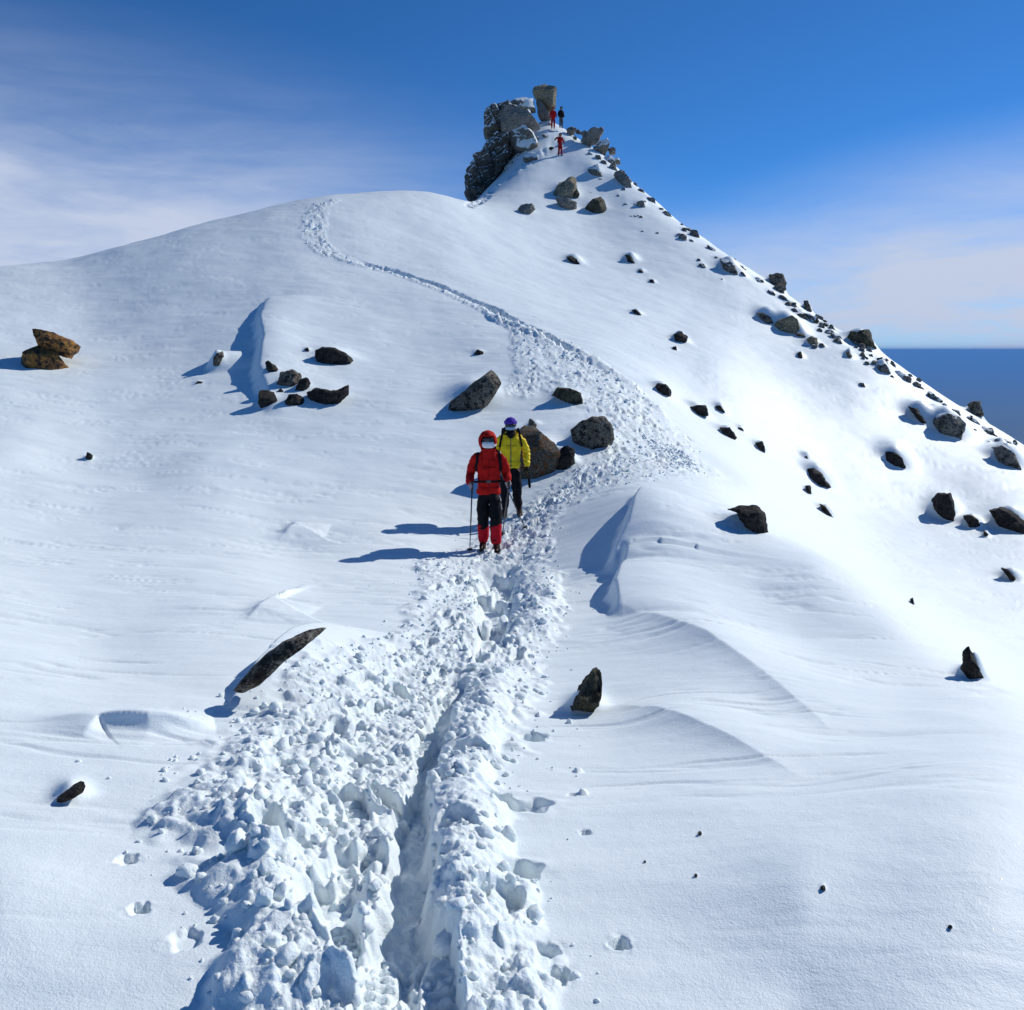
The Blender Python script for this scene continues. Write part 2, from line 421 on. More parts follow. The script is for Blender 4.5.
# ------------------------------------------------------------------ mesh helpers
def link(name, me, material=None, parent=None):
    o = bpy.data.objects.new(name, me); COL.objects.link(o)
    if material is not None and not me.materials: me.materials.append(material)
    if parent is not None: o.parent = parent
    return o
def tag(o, label=None, cat=None, group=None, kind=None):
    if label: o['label'] = label
    if cat: o['category'] = cat
    if group: o['group'] = group
    if kind: o['kind'] = kind
    return o
def empty(name, loc, label, cat, group=None, rz=0):
    o = bpy.data.objects.new(name, None); COL.objects.link(o); o.location = loc; o.rotation_euler = (0, 0, rz)
    o.empty_display_size = .2
    return tag(o, label, cat, group)
def mesh_np(name, V, Q, smooth=True):
    me = bpy.data.meshes.new(name)
    V = np.asarray(V, np.float32); Q = np.asarray(Q, np.int32)
    k = Q.shape[1]
    me.vertices.add(len(V)); me.vertices.foreach_set('co', V.ravel())
    me.loops.add(Q.size); me.loops.foreach_set('vertex_index', Q.ravel())
    me.polygons.add(len(Q)); me.polygons.foreach_set('loop_start', np.arange(len(Q), dtype=np.int32) * k)
    me.update(calc_edges=True); me.validate()
    if smooth: me.polygons.foreach_set('use_smooth', np.ones(len(me.polygons), bool))
    return me

# ------------------------------------------------------------------ rocks
def rock_mesh(name, out2d, front, back, rough=.13, seed=0, nring=8, npt=44, cut=.45):
    """A boulder with the given outline (x, z metres): faceted front towards -y, buried back towards +y."""
    rs = random.Random(seed)
    P = np.array(out2d, float)
    # resample the outline
    Q = np.vstack([P, P[:1]]); L = np.hypot(*np.diff(Q, axis=0).T); T = np.concatenate([[0], np.cumsum(L)]); tt = np.linspace(0, T[-1], npt, endpoint=False)
    ox = np.interp(tt, T, Q[:, 0]); oz = np.interp(tt, T, Q[:, 1])
    c = np.array([ox.mean(), oz.mean()])
    S = math.sqrt(max(np.ptp(ox), .01) * max(np.ptp(oz), .01))
    V = []; rings = []
    sc = [1.0 - (k / nring) ** 1.15 for k in range(nring)]
    def ringat(s, y):
        rings.append(len(V))
        for i in range(npt):
            V.append([c[0] + (ox[i] - c[0]) * s, y, c[1] + (oz[i] - c[1]) * s])
    for k in range(nring - 1, 0, -1):
        ringat(sc[k], -front * (1 - sc[k] ** 5) ** .5)
    ringat(1.0, 0)
    for s in (.97, .85, .6, .3):
        ringat(s, back * (1 - s ** 2.6) ** .6 if s < .97 else back * .35)
    i0 = len(V); V.append([c[0], -front, c[1]]); i1 = len(V); V.append([c[0], back, c[1]])
    V = [Vector(v) for v in V]
    # facets: cut by planes
    for _ in range(12):
        n = Vector((rs.gauss(0, .75), -abs(rs.gauss(0, 1.1)) - .55, rs.gauss(0, .75))).normalized()
        hmax = max((v - Vector((c[0], 0, c[1]))).dot(n) for v in V)
        h = hmax * (1 - (cut + .1) * rs.uniform(.25, 1))
        for v in V:
            e = (v - Vector((c[0], 0, c[1]))).dot(n) - h
            if e > 0: v -= n * e * .92
    off = Vector((seed * 3.17 % 50, seed * 1.7 % 31, seed * 7.7 % 43))
    for v in V:
        q = v / S * 2.2 + off
        d = mnoise.noise_vector(q) * .8 + mnoise.noise_vector(q * 2.3) * .6 + mnoise.noise_vector(q * 5.1) * .45 + mnoise.noise_vector(q * 10.3) * .2
        v += d * S * rough * .5
    Fc = []
    for a, b in zip(rings[:-1], rings[1:]):
        for i in range(npt):
            j = (i + 1) % npt
            Fc.append((a + i, b + i, b + j, a + j))
    a = rings[0]
    for i in range(npt): Fc.append((i0, a + i, a + (i + 1) % npt))
    a = rings[-1]
    for i in range(npt): Fc.append((i1, a + (i + 1) % npt, a + i))
    me = bpy.data.meshes.new(name); me.from_pydata([tuple(v) for v in V], [], Fc); me.update()
    bm = bmesh.new(); bm.from_mesh(me); bmesh.ops.recalc_face_normals(bm, faces=bm.faces); bm.to_mesh(me); bm.free()
    me.polygons.foreach_set('use_smooth', np.ones(len(me.polygons), bool))
    try: me.set_sharp_from_angle(angle=R(32))
    except Exception: pass
    return me

ROCKN = [0]
PENDING = []
def place_outline(pts, base_uv=None, dist=None):
    """World anchor, heading and metres per pixel for an outline traced at its true distance."""
    if base_uv is None:
        vb = max(p[1] for p in pts); ub = sum(p[0] for p in pts) / len(pts)
        base_uv = (ub, vb - 1.0)
    p = hit(H, *base_uv)
    if dist is not None:
        th, s = ray(*base_uv); p = Vector((dist * math.sin(th), dist * math.cos(th), dist * float(s)))
    return base_uv, p
def outline_local(pts, buv, p):
    r = math.hypot(p.x, p.y); th0 = math.atan2(p.x, p.y); out = []
    for u, v in pts:
        th, s = ray(u, v)
        rr = r / math.cos(th - th0)
        out.append((r * math.tan(th - th0), rr * float(s) - p.z))
    return out, th0
def boulder(name, pts, label, m, cat='boulder', group=None, depth=None, rough=.12, sink=.35, dist=None, base_uv=None, front=.24, bank=None, parent=None, cut=.45, npt=44, nring=7):
    ROCKN[0] += 1
    buv, p = place_outline(pts, base_uv, dist)
    o2, th0 = outline_local(pts, buv, p)
    w = max(a[0] for a in o2) - min(a[0] for a in o2); hh = max(a[1] for a in o2) - min(a[1] for a in o2)
    zmid = sum(a[1] for a in o2) / len(o2)
    o2 = [(x, z if z > zmid else z - sink * min(w, hh)) for x, z in o2]
    sz = min(w, hh) * .5 + .25 * max(w, hh)
    bank = ({'rocks of the summit': .25, 'cluster of black rocks': .22, 'stones poking out of the open slope': .85}.get(group, .5) if dist is None else 0) if bank is None else bank
    if bank:
        n = Vector((math.sin(th0), math.cos(th0), 0)); xm = (max(a[0] for a in o2) + min(a[0] for a in o2)) / 2
        PENDING.append((p.x + xm * n.y, p.y - xm * n.x, n.x, n.y, w * .8, min(bank * max(a[1] for a in o2), 1.3)))
    me = rock_mesh(name, o2, sz * front, depth if depth else sz * 1.3, rough, ROCKN[0], nring, npt, cut)
    o = link(name, me, RM[m], parent)
    if parent is None:
        o.location = p; o.rotation_euler = (0, 0, -th0)
        tag(o, label, cat, group)
    return o, p, th0
def blob_pts(u, v, w, h, rot=0, seed=0, n=9):
    rs = random.Random(seed + int(u * 13 + v * 7)); out = []
    for i in range(n):
        a = 2 * math.pi * (i + rs.uniform(-.3, .3)) / n
        k = rs.uniform(.72, 1.08)
        x = math.cos(a) * w / 2 * k; y = math.sin(a) * h / 2 * k
        out.append((u + x * math.cos(rot) - y * math.sin(rot), v + x * math.sin(rot) + y * math.cos(rot)))
    return out

def crag_mesh(name, out2d, D, back, seed=0, nu=150, nz=150):
    """Jointed bedrock: blocks bounded by two tilted joint sets, stepped in depth, with ledges and cracks."""
    P = np.array(out2d, float); z0, z1 = P[:, 1].min(), P[:, 1].max()
    Q = np.vstack([P, P[:1]]); zs = np.linspace(z0 + 1e-3, z1 - 1e-3, nz); xl, xr = [], []
    for z in zs:
        xs = []
        for (ax, az), (bx, bz) in zip(Q[:-1], Q[1:]):
            if (az - z) * (bz - z) <= 0 and az != bz: xs.append(ax + (z - az) / (bz - az) * (bx - ax))
        xl.append(min(xs)); xr.append(max(xs))
    xl, xr = np.array(xl), np.array(xr)
    s = np.sin(np.linspace(-math.pi / 2, math.pi / 2, nu))
    X = (xl + xr)[:, None] / 2 + (xr - xl)[:, None] / 2 * s[None]; Z = np.repeat(zs[:, None], nu, 1)
    Y = -D * np.sqrt(np.clip(1 - s ** 2, 0, 1))[None] * (.35 + .65 * np.sin(np.linspace(.25, 2.6, nz)))[:, None]
    def blocks(f, ang, asp, sd, amp):
        c, si = math.cos(ang), math.sin(ang); jx = .25 * perlin(X * .7, Z * .7, sd + 5)
        a = (X * c + Z * si + jx) * f; b = (-X * si + Z * c + jx) * f * asp
        b = b + .5 * _hash(np.floor(a), np.zeros_like(a), sd + 9)
        h = _hash(np.floor(a), np.floor(b), sd) - .5
        fa, fb = a - np.floor(a), b - np.floor(b)
        edge = np.minimum(np.minimum(fa, 1 - fa) / f, np.minimum(fb, 1 - fb) / (f * asp))
        tilt = (fa - .5) * (_hash(np.floor(a), np.floor(b), sd + 1) - .5) + (fb - .5) * (_hash(np.floor(a), np.floor(b), sd + 2) - .2) * 1.2
        return amp * (h + .7 * tilt) , np.exp(-(edge / .05) ** 2) * amp * .25
    tot = 0
    for f, ang, asp, sd, amp in ((.42, .45, 1.3, 11, 1.5), (.85, .30, 1.7, 23, .8), (1.9, .6, 1.4, 37, .35)):
        d, cr = blocks(f, ang, asp, sd + seed, amp); tot = tot + d - cr
    tot = tot + .12 * fbm(X * 3, Z * 3, 71, 3)
    w = np.clip(1.15 - s ** 4, .25, 1)[None]
    Y = Y - tot * w; X = X + .45 * tot * s[None]; Z = Z + .25 * tot
    V = np.stack([X.ravel(), Y.ravel(), Z.ravel()], 1); n0 = len(V)
    B = np.stack([X.ravel(), np.full(X.size, back) - .3 * np.abs(Y.ravel()), Z.ravel()], 1)
    B[:, 1] = back * np.sqrt(np.clip(1 - np.tile(s, nz) ** 2, 0, 1)) + Y.ravel() * (np.abs(np.tile(s, nz)) > .999)
    V = np.vstack([V, B]); I = np.arange(nz * nu).reshape(nz, nu)
    q = np.stack([I[:-1, :-1].ravel(), I[:-1, 1:].ravel(), I[1:, 1:].ravel(), I[1:, :-1].ravel()], 1)
    cap = np.stack([I[-1, :-1], I[-1, 1:], I[-1, 1:] + n0, I[-1, :-1] + n0], 1)
    me = mesh_np(name, V, np.vstack([q, q[:, ::-1] + n0, cap]))
    try: me.set_sharp_from_angle(angle=R(35))
    except Exception: pass
    return me
# ------------------------------------------------------------------ snow ground
def seg(a, b, d):
    n = max(int(round((math.log(b) - math.log(a)) / d)), 1)
    return list(np.exp(np.linspace(math.log(a), math.log(b), n, endpoint=False)))
def build_ground():
    rr = np.array(seg(.2, 1.35, .05) + seg(1.35, 5, .0028) + seg(5, 18, .0048) + seg(18, 84, .0045) + seg(84, 130, .03) + seg(130, 900, .08) + [900])
    tf = np.arange(-.63, .6301, .00172)
    k = np.linspace(0, 1, 60) ** 1.5
    tr = .63 + .004 + k * (math.pi - .634 - .03)
    th = np.concatenate([-tr[::-1], tf, tr])
    nr, nth = len(rr), len(th)
    RR, TH = np.meshgrid(rr, th, indexing='ij')
    X = RR * np.sin(TH); Y = RR * np.cos(TH)
    # the base varies smoothly: sample it on a coarser lattice and refine
    ri = np.arange(0, nr, 6); ri = np.append(ri, nr - 1) if ri[-1] != nr - 1 else ri
    ti = np.arange(0, nth, 6); ti = np.append(ti, nth - 1) if ti[-1] != nth - 1 else ti
    Bc = base(X[np.ix_(ri, ti)], Y[np.ix_(ri, ti)])
    lr = np.log(rr)
    B1 = np.empty((nr, len(ti)))
    for j in range(len(ti)): B1[:, j] = np.interp(lr, lr[ri], Bc[:, j])
    B = np.empty((nr, nth))
    for i in range(nr): B[i] = np.interp(th, th[ti], B1[i])
    # smooth the piecewise linear refinement
    for _ in range(3):
        B[1:-1] = B[:-2] * .25 + B[1:-1] * .5 + B[2:] * .25
        B[:, 1:-1] = B[:, :-2] * .25 + B[:, 1:-1] * .5 + B[:, 2:] * .25
    Hh, Mm = features(X, Y)
    Z = B + Hh
    V = np.stack([X.ravel(), Y.ravel(), Z.ravel()], 1)
    V = np.vstack([V, [[0, 0, float(Z[0].mean())]]])
    I = np.arange(nr * nth).reshape(nr, nth)
    a = I[:-1, :]; b = I[1:, :]
    a2 = np.roll(a, -1, 1); b2 = np.roll(b, -1, 1)
    Q = np.stack([a.ravel(), a2.ravel(), b2.ravel(), b.ravel()], 1)[:, ::-1]
    mq = (Mm[:-1, :] > .5).ravel()
    me = mesh_np('snow_ground', V, Q[~mq])
    o = link('snow_ground', me, M_SNOW); tag(o, kind='structure')
    used = np.unique(Q[mq]); rem = np.zeros(len(V), np.int64); rem[used] = np.arange(len(used))
    me = mesh_np('snow_path', V[used], rem[Q[mq]])
    o = link('snow_path', me, M_TROD); tag(o, kind='structure')
    for nm in ('snow_ground', 'snow_path'):
        mm = bpy.data.objects[nm].data
        c = [p.normal.z for p in mm.polygons[:50]]
        if sum(c) < 0: mm.flip_normals()

# loose clods thrown out along the path: past counting
def ico(sub):
    bm = bmesh.new(); bmesh.ops.create_icosphere(bm, subdivisions=sub, radius=1)
    V = np.array([v.co[:] for v in bm.verts]); Fc = np.array([[v.index for v in f.verts] for f in bm.faces]); bm.free()
    return V, Fc
def build_clods():
    VV, FF = [], []; nv = 0
    kinds = []
    for sub, cnt in ((2, 14), (3, 8)):
        for k in range(cnt):
            V, Fc = ico(sub)
            V = V.copy()
            for _ in range(5):
                n = rng.normal(size=3); n /= np.linalg.norm(n); h = rng.uniform(.45, .85)
                e = V @ n - h; V -= np.outer(np.clip(e, 0, None), n) * .9
            for i in range(len(V)):
                V[i] *= 1 + .22 * mnoise.noise(Vector(V[i]) * 2.1 + Vector((k * 5.1, sub * 3.3, 0))) + .10 * mnoise.noise(Vector(V[i]) * 5.3 + Vector((k * 9.1, 0, 4)))
            kinds.append((sub, V, Fc))
    big = [k for k in kinds if k[0] == 3]; small = [k for k in kinds if k[0] == 2]
    pts = []
    for P, cnt, rmax in ((TRACKS[0], 3000, 99), (TRACKS[1], 900, 99), (TRACKS[4], 420, 99), (TRACKS[2], 60, 99)):
        L = np.hypot(np.diff(P[:, 0]), np.diff(P[:, 1])); wgt = L * (P[:-1, 2] + P[1:, 2])
        if P is TRACKS[0]:
            rm = np.hypot(P[:-1, 0], P[:-1, 1]); wgt = wgt / np.maximum(rm, 1.5)
        wgt = wgt / wgt.sum()
        si = rng.choice(len(L), size=cnt, p=wgt)
        t = rng.uniform(0, 1, cnt); a = P[si]; b = P[si + 1]
        w = a[:, 2] + t * (b[:, 2] - a[:, 2])
        nx = -(b[:, 1] - a[:, 1]) / (L[si] + 1e-9); ny = (b[:, 0] - a[:, 0]) / (L[si] + 1e-9)
        o = rng.normal(0, .62, cnt); o = np.where(np.abs(o) > 1.05, np.sign(o) * (1.0 + .18 * rng.exponential(1, cnt)) , o); o = np.where(np.abs(o) > 1.6, rng.uniform(-1, 1, cnt), o) * w
        x = a[:, 0] + t * (b[:, 0] - a[:, 0]) + nx * o; y = a[:, 1] + t * (b[:, 1] - a[:, 1]) + ny * o
        pts.append(np.stack([x, y, np.abs(o / w)], 1))
    pts = np.vstack(pts)
    gm = np.zeros(len(pts))
    for P, dp in GROOVE:
        d, sd, t, w = pdist(pts[:, 0], pts[:, 1], P); gm = np.maximum(gm, (d < w * .8) * 1.0)
    pts = pts[gm < .5]
    z = H(pts[:, 0], pts[:, 1])
    rad = np.hypot(pts[:, 0], pts[:, 1])
    for i in range(len(pts)):
        s = float(np.exp(rng.normal(math.log(.0115), .60)))
        s = min(s, .040)
        s *= 1 + .9 * float(sstep(9, 28, rad[i]))
        if pts[i, 2] > 1.0: s *= .55
        sub, V, Fc = (big if s * F / rad[i] > 9 else small)[rng.integers(0, 8)]
        M = np.array(Matrix.Rotation(rng.uniform(0, 6.28), 3, 'Z') @ Matrix.Rotation(rng.uniform(0, 6.28), 3, 'X'))
        q = (V * (rng.uniform(.8, 1.25), rng.uniform(.8, 1.25), rng.uniform(.6, 1.0))) @ M.T * s + (pts[i, 0], pts[i, 1], z[i] + s * .12)
        VV.append(q); FF.append(Fc + nv); nv += len(q)
    me = mesh_np('snow_rubble', np.vstack(VV), np.vstack(FF))
    o = link('snow_rubble', me, M_TROD)
    tag(o, 'loose white snow clods scattered over the trodden path', 'snow', None, 'stuff')

# ------------------------------------------------------------------ rocks of the photo
G_SK = 'stones along the skyline ridge'
G_SL = 'stones poking out of the open slope'
G_SU = 'rocks of the summit'
def rocks():
    B = boulder
    # orange split boulder far across the plain
    buv, p = place_outline([(46, 370)], (46, 368))
    th0 = math.atan2(p.x, p.y)
    e = empty('split_boulder', p, 'big rust orange boulder split by a diagonal crack', 'boulder', None, -th0)
    for nm, pts, m in (('slab', [(31.6,327),(42,330),(53,333),(70,339),(84,347),(79,354),(72,359.5),(55,354.5),(37,347)], 'rust'),
                       ('block', [(36,346),(55,353),(71,359),(63,366),(46,371),(28,371),(17,362),(21,353),(34,344),(44,339),(62,345),(77,353)], 'rust')):
        o2, _ = outline_local(pts, buv, p)
        zm = sum(a[1] for a in o2) / len(o2)
        if nm == 'block': o2 = [(x, z if z > zm else z - .35) for x, z in o2]
        me = rock_mesh(nm, o2, .55 if nm == 'slab' else .30, 1.3, .10, 3 if nm == 'slab' else 5, cut=.35)
        link(nm, me, RM[m], e)
    B('boulder', [(314,351),(322,347),(335,348),(347,353),(355,359),(345,365),(328,365),(317,359)], 'flat oval dark boulder above the cluster of black rocks', 'dark', sink=.12, cut=.2)
    G = 'cluster of black rocks'
    B('boulder', [(264,362),(268,360),(275,365),(281,369),(274,373),(265,370)], 'small black rock on the uphill edge of the rock cluster', 'dark', group=G)
    B('boulder', [(275,380),(280,373),(292,369),(301,372),(302,380),(296,386),(284,388)], 'round grey-black rock at the centre top of the rock cluster', 'grey', group=G)
    B('boulder', [(293,388),(300,379),(308,377),(311,384),(304,392),(296,393)], 'black rock squeezed behind the round one in the cluster', 'dark', group=G)
    B('boulder', [(258,388),(266,387),(275,392),(279,399),(272,407),(262,406),(258,398)], 'squarish black rock at the downhill end of the cluster', 'dark', group=G)
    B('boulder', [(281,403),(288,395),(298,393),(305,399),(303,405),(290,406)], 'low dark rock below the round one in the cluster', 'dark', group=G)
    B('boulder', [(306,393),(315,388),(330,391),(341,390),(351,384),(349,394),(340,400),(330,405),(312,404)], 'long notched dark rock with lichen at the cluster edge', 'dark', group=G, sink=.12, cut=.2)
    B('stone', [(277,391),(281,388),(285,391),(281,394)], 'tiny dark stone wedged inside the rock cluster', 'dark', 'stone', G)
    B('stone', [(304,349),(308,347),(311,352),(307,354)], 'tiny black stone beside the flat oval boulder', 'dark', 'stone')
    B('stone', [(211,368),(213,359),(217,353),(223,351),(224,356),(218,362),(214,368)], 'upright thin grey stone trailing a pointed snow drift', 'grey', 'stone')
    B('stone', [(193,384),(198,381),(203,382),(199,385)], 'tiny stone just below the upright thin stone', 'dark', 'stone')
    B('stone', [(84,461),(87,452),(93,455),(92,461)], 'lone dark stone alone on the smooth snow plain', 'dark', 'stone')
    B('boulder', [(446,408),(449,401),(456,396),(470,386),(484,375),(493,369),(499,375),(503,384),(494,396),(485,405.5),(468,409),(452,412)], 'wedge shaped speckled grey boulder pointing uphill beside the path', 'grey', front=.25, cut=.1, rough=.06, sink=.06)
    B('stone', [(473,353),(478,349),(484,352),(482,356),(475,356)], 'small dark stone above the wedge shaped speckled boulder', 'dark', 'stone')
    B('boulder', [(551,396),(557,387),(570,389),(582,393),(584,404),(576,405),(572,402),(559,397)], 'flat mossy boulder lying in the trampled bend', 'moss', sink=.12, cut=.2)
    B('boulder', [(510,455),(513,436),(522,427),(533,426),(541,434),(550,440),(559,446),(562,456),(554,469),(540,474),(525,476),(511,472)], 'brown boulder with rusty foot behind the yellow hiker', 'rust2', front=.4, rough=.09, sink=.12, cut=.2)
    B('stone', [(528,417),(533,420),(540,426),(537,429),(528,426)], 'small pointed stone on top of the rusty footed boulder', 'grey', 'stone')
    B('boulder', [(570,430),(580,422),(594,416),(607,419),(613,428),(614,437),(604,444),(595,450),(580,446),(571,440)], 'layered grey boulder sloping up to the trampled bend', 'grey', sink=.12, cut=.2)
    B('boulder', [(560,449),(566,445),(575,449),(576,459),(566,467),(556,470),(556,458)], 'dark low boulder wedged between the brown and layered boulders', 'dark')
    B('boulder', [(229,697),(240,683),(252,668),(268,654),(290,640),(312,630),(327,626.5),(333,629),(320,636),(300,650),(282,662),(268,674),(258,688),(240,701)], 'long thin dark rock edge showing along a snow lip', 'grey', depth=.10, front=.10, rough=.05, sink=0, cut=.2, bank=0)
    B('boulder', [(567,711),(573,700),(582,689),(590,681),(595,671),(600,670),(602,682),(598,697),(590,710),(580,715)], 'jagged upright brown rock standing beside the near path', 'moss', rough=.2, front=.4)
    B('stone', [(56,803),(66,796),(78,789),(88,784),(86,790),(72,799),(60,806)], 'thin dark rock sliver in the near snow edge', 'dark', 'stone', sink=0, rough=.05, bank=.9)
    B('boulder', [(722,511),(738,508),(757,508),(766,515),(769,525),(765,533),(757,527),(748,520),(735,515)], 'black boulder hooked over the drift brow', 'dark')
    S = lambda pts, lab, m='dark', cat='stone', **k: B('boulder' if cat == 'boulder' else 'stone', pts, lab, m, cat, k.pop('group', G_SL), **k)
    S([(653,388),(658,383),(667,384),(674,390),(671,396),(658,395)], 'black stone at the upper edge of the trampled bend')
    S([(688,407),(697,405),(707,406),(709,412),(699,416),(691,412)], 'topmost flat black stone in the line below the bend')
    S([(715,406),(720,405),(727,412),(722,413)], 'tiny black stone beside the topmost flat one')
    S([(719,427),(730,427),(738,435),(733,438),(724,432)], 'narrow black stone midway in the line below the bend')
    S([(738,427),(742,428),(746,432),(741,432)], 'tiny dark chip just right of the narrow black stone')
    S([(755,443),(763,441),(766,450),(761,452)], 'lowest black stone in the line below the bend')
    S([(804,468),(812,467),(820,471),(832,484),(826,485),(815,480)], 'elongated black stone pointing down the fall line')
    S([(801,456),(807,456),(813,463),(808,464)], 'small black stone just above the elongated one')
    S([(805,486),(811,485),(812,494),(808,495)], 'small black stone just below the elongated one')
    S([(819,504),(826,507),(835,516),(829,516)], 'thin black stone between the brow boulder and the elongated stone')
    S([(882,451),(892,452),(902,457),(909,467),(899,467),(889,462)], 'lone black diamond shaped stone in mid slope', cat='boulder')
    S([(930,501),(938,494),(950,493.5),(955,502),(955,521),(945,514),(936,508)], 'tall black boulder with a straight edge in mid slope', cat='boulder')
    S([(962,516),(971,515),(979,521),(981,529),(972,525)], 'small black stone beside the tall black boulder')
    S([(983,530),(988,534),(989,538),(984,535)], 'tiny black stone below the long black boulder')
    S([(989,511),(1000,508),(1016,514),(1030,522),(1030,532),(1014,525),(1000,519)], 'long black boulder cut by the picture edge', cat='boulder')
    S([(1001,568),(1008,570),(1022,582),(1014,581)], 'thin black sliver low on the slope')
    S([(961,665),(963,652),(966,646),(972,656),(984,671),(985,681),(972,675)], 'black hooked boulder below the drift brow', cat='boulder')
    S([(910,599),(913,598),(915,605),(911,605)], 'tiny black chip above the hooked boulder')
    S([(929,423),(938,415),(948,412),(960,416),(966,424),(963,436),(952,438),(940,432)], 'large brown rounded boulder on the lower skyline slope', 'slope', 'boulder', sink=.2)
    S([(907,406),(917,409),(927,416),(932,424),(924,424),(914,415)], 'dark slab just uphill of the brown rounded boulder', 'dark')
    S([(991,447),(1003,445),(1014,453),(1024,465),(1016,467),(1002,459)], 'dark slab downhill of the brown rounded boulder', 'slope', 'boulder')
    S([(967,405),(972,401),(981,401),(984,415),(975,416)], 'upright dark block on the skyline near the haze', 'grey', 'boulder', sink=.15)
    S([(846,336),(850,331),(858,333),(862,330),(870,328),(874,338),(878,348),(866,347),(855,342)], 'big green-grey block with a notch on the skyline', 'moss', 'boulder', sink=.2)
    S([(771,324),(779,319),(791,315),(799,322),(803,332),(790,335),(779,333)], 'big tan rounded boulder in the upper slope', 'tan', 'boulder', sink=.2)
    S([(756,312),(764,313),(772,318),(776,325),(768,323)], 'dark slab touching the big tan boulder', 'grey')
    S([(794,331),(803,333),(809,338),(802,339)], 'small wedge stone downhill of the big tan boulder', 'grey')
    S([(806,339),(811,336),(818,338),(819,347),(811,346)], 'small upright stone downhill of the tan boulder', 'tan')
    S([(797,352),(801,351),(804,357),(799,359)], 'dark pebble sized stone below the tan boulder', 'dark')
    S([(767,275),(774,273),(784,273),(787,280),(786,289),(777,288),(772,282)], 'dark cube shaped block on the upper skyline', 'grey', 'boulder', sink=.15)
    S([(719,258),(726,258),(735,265),(741,274),(733,274),(725,267)], 'grey slab below the upper skyline', 'slope', 'boulder')
    S([(803,300),(808,300),(813,308),(809,312),(804,306)], 'grey stone on the skyline past the cube shaped block', 'grey')
    S([(876,363),(886,364),(893,372),(886,374),(879,369)], 'snow capped stone below the notched green-grey block', 'slope')
    S([(845,352),(849,350),(854,357),(849,359)], 'small brown stone below the notched green-grey block', 'tan')
    S([(673,334),(680,330),(688,337),(686,344),(678,342)], 'dark brown stone alone in the bright upper slope', 'dark')
    S([(672,347),(676,346),(678,350),(674,351)], 'tiny dark stone under the lone dark brown stone', 'dark')
    S([(631,310),(636,309),(643,314),(638,316)], 'flat black chip in the bright upper slope', 'dark')
    S([(566,256),(572,255),(577,259),(583,265),(574,264)], 'dark stone below the summit boulder group', 'dark')
    S([(624,253),(630,254),(638,264),(631,264)], 'top dark stone of a row of three below the ridge', 'dark')
    S([(638,270),(642,269),(645,274),(640,274)], 'middle dark stone of a row of three below the ridge', 'dark')
    S([(649,279),(653,279),(656,284),(651,284)], 'bottom dark stone of a row of three below the ridge', 'dark')
    # summit
    U = lambda pts, lab, m='crag', **k: B('boulder', pts, lab, m, 'boulder', G_SU, **dict(dict(sink=.25, rough=.12), **k))
    U([(532,92),(534,83),(545,81),(553,84),(557,88),(555,108),(552,112),(545,106),(536,98)], 'tall tan block crowning the summit', 'tan', dist=73.6, front=.6, sink=0, base_uv=(545, 112), rough=.07)
    U([(536,97),(545,106),(553,113),(551,120),(544,120),(538,112)], 'pale slab propping the crowning block', 'pale', dist=73.3, sink=.2, base_uv=(545, 119))
    U([(498,113),(506,105),(518,105),(527,109),(540,117),(542,122),(527,123),(512,127),(501,126)], 'broad pale rock face under the crowning block', 'pale', dist=68.9, front=.5, base_uv=(520, 125))
    U([(505,103),(512,97),(522,95),(533,97),(537,108),(525,107),(512,106)], 'snow covered ledge beside the crowning block', 'crag', dist=72, front=.5, base_uv=(520, 106))
    U([(580,136),(590,128),(603,125),(604,130),(597,139),(588,141)], 'tilted pale slab jutting from the far summit shoulder', 'pale', sink=.3, dist=70.5, base_uv=(590, 141))
    U([(590,147),(599,142),(608,136),(610,143),(606,151),(597,151)], 'snow topped block under the tilted pale slab', 'crag', dist=70.0, base_uv=(600, 152))
    U([(601,156),(608,152),(615,158),(617,166),(608,166)], 'dark block below the snow topped one', 'crag', dist=68.5, base_uv=(609, 166))
    U([(551,192),(559,181),(569,172),(578,175),(576,186),(571,198),(560,195)], 'big olive slanted boulder on the summit snow face', 'tan', front=.5, base_uv=(562, 196))
    U([(570,191),(577,187),(580,193),(576,200),(570,198)], 'dark mossy rock tucked beside the olive slanted boulder', 'moss')
    U([(555,198),(563,197),(577,201),(579,209),(570,211),(562,205)], 'flat slab below the olive slanted boulder', 'pale')
    U([(581,206),(590,200),(601,192),(608,199),(607,210),(597,214),(588,211)], 'layered grey boulder on the lower summit face', 'moss')
    U([(517,208),(522,203),(532,202),(536,208),(529,214),(522,215)], 'solitary grey boulder at the foot of the summit face', 'pale')
    U([(587,166),(593,164),(599,162),(602,170),(604,177),(596,175),(589,172)], 'dark brown rock high on the summit face', 'crag')
    U([(547,149),(552,146),(555,150),(553,157),(548,155)], 'rounded rock beside the climber in red', 'moss', dist=69, base_uv=(551, 157))
    U([(523,156),(528,151),(536,152),(538,158),(530,161),(524,160)], 'dark crusted rock beside the summit footprints', 'crag', dist=67, base_uv=(530, 161))
    U([(566,128),(573,125),(577,128),(574,133),(567,132)], 'flat rock beside the seated climbers', 'pale', dist=72, base_uv=(571, 133))
    U([(505,132),(512,122),(524,124),(534,131),(538,140),(530,146),(516,143)], 'black broken rock under the pale rock face', 'crag', dist=69.0, front=.6, base_uv=(520, 146))
    U([(612,172),(620,168),(630,177),(633,187),(622,183)], 'reddish rock on the skyline below the summit', 'pale')
    U([(545,131),(551,129),(556,133),(552,138),(546,136)], 'small dark rock above the climber in red', 'crag', dist=71.5, base_uv=(551, 138))
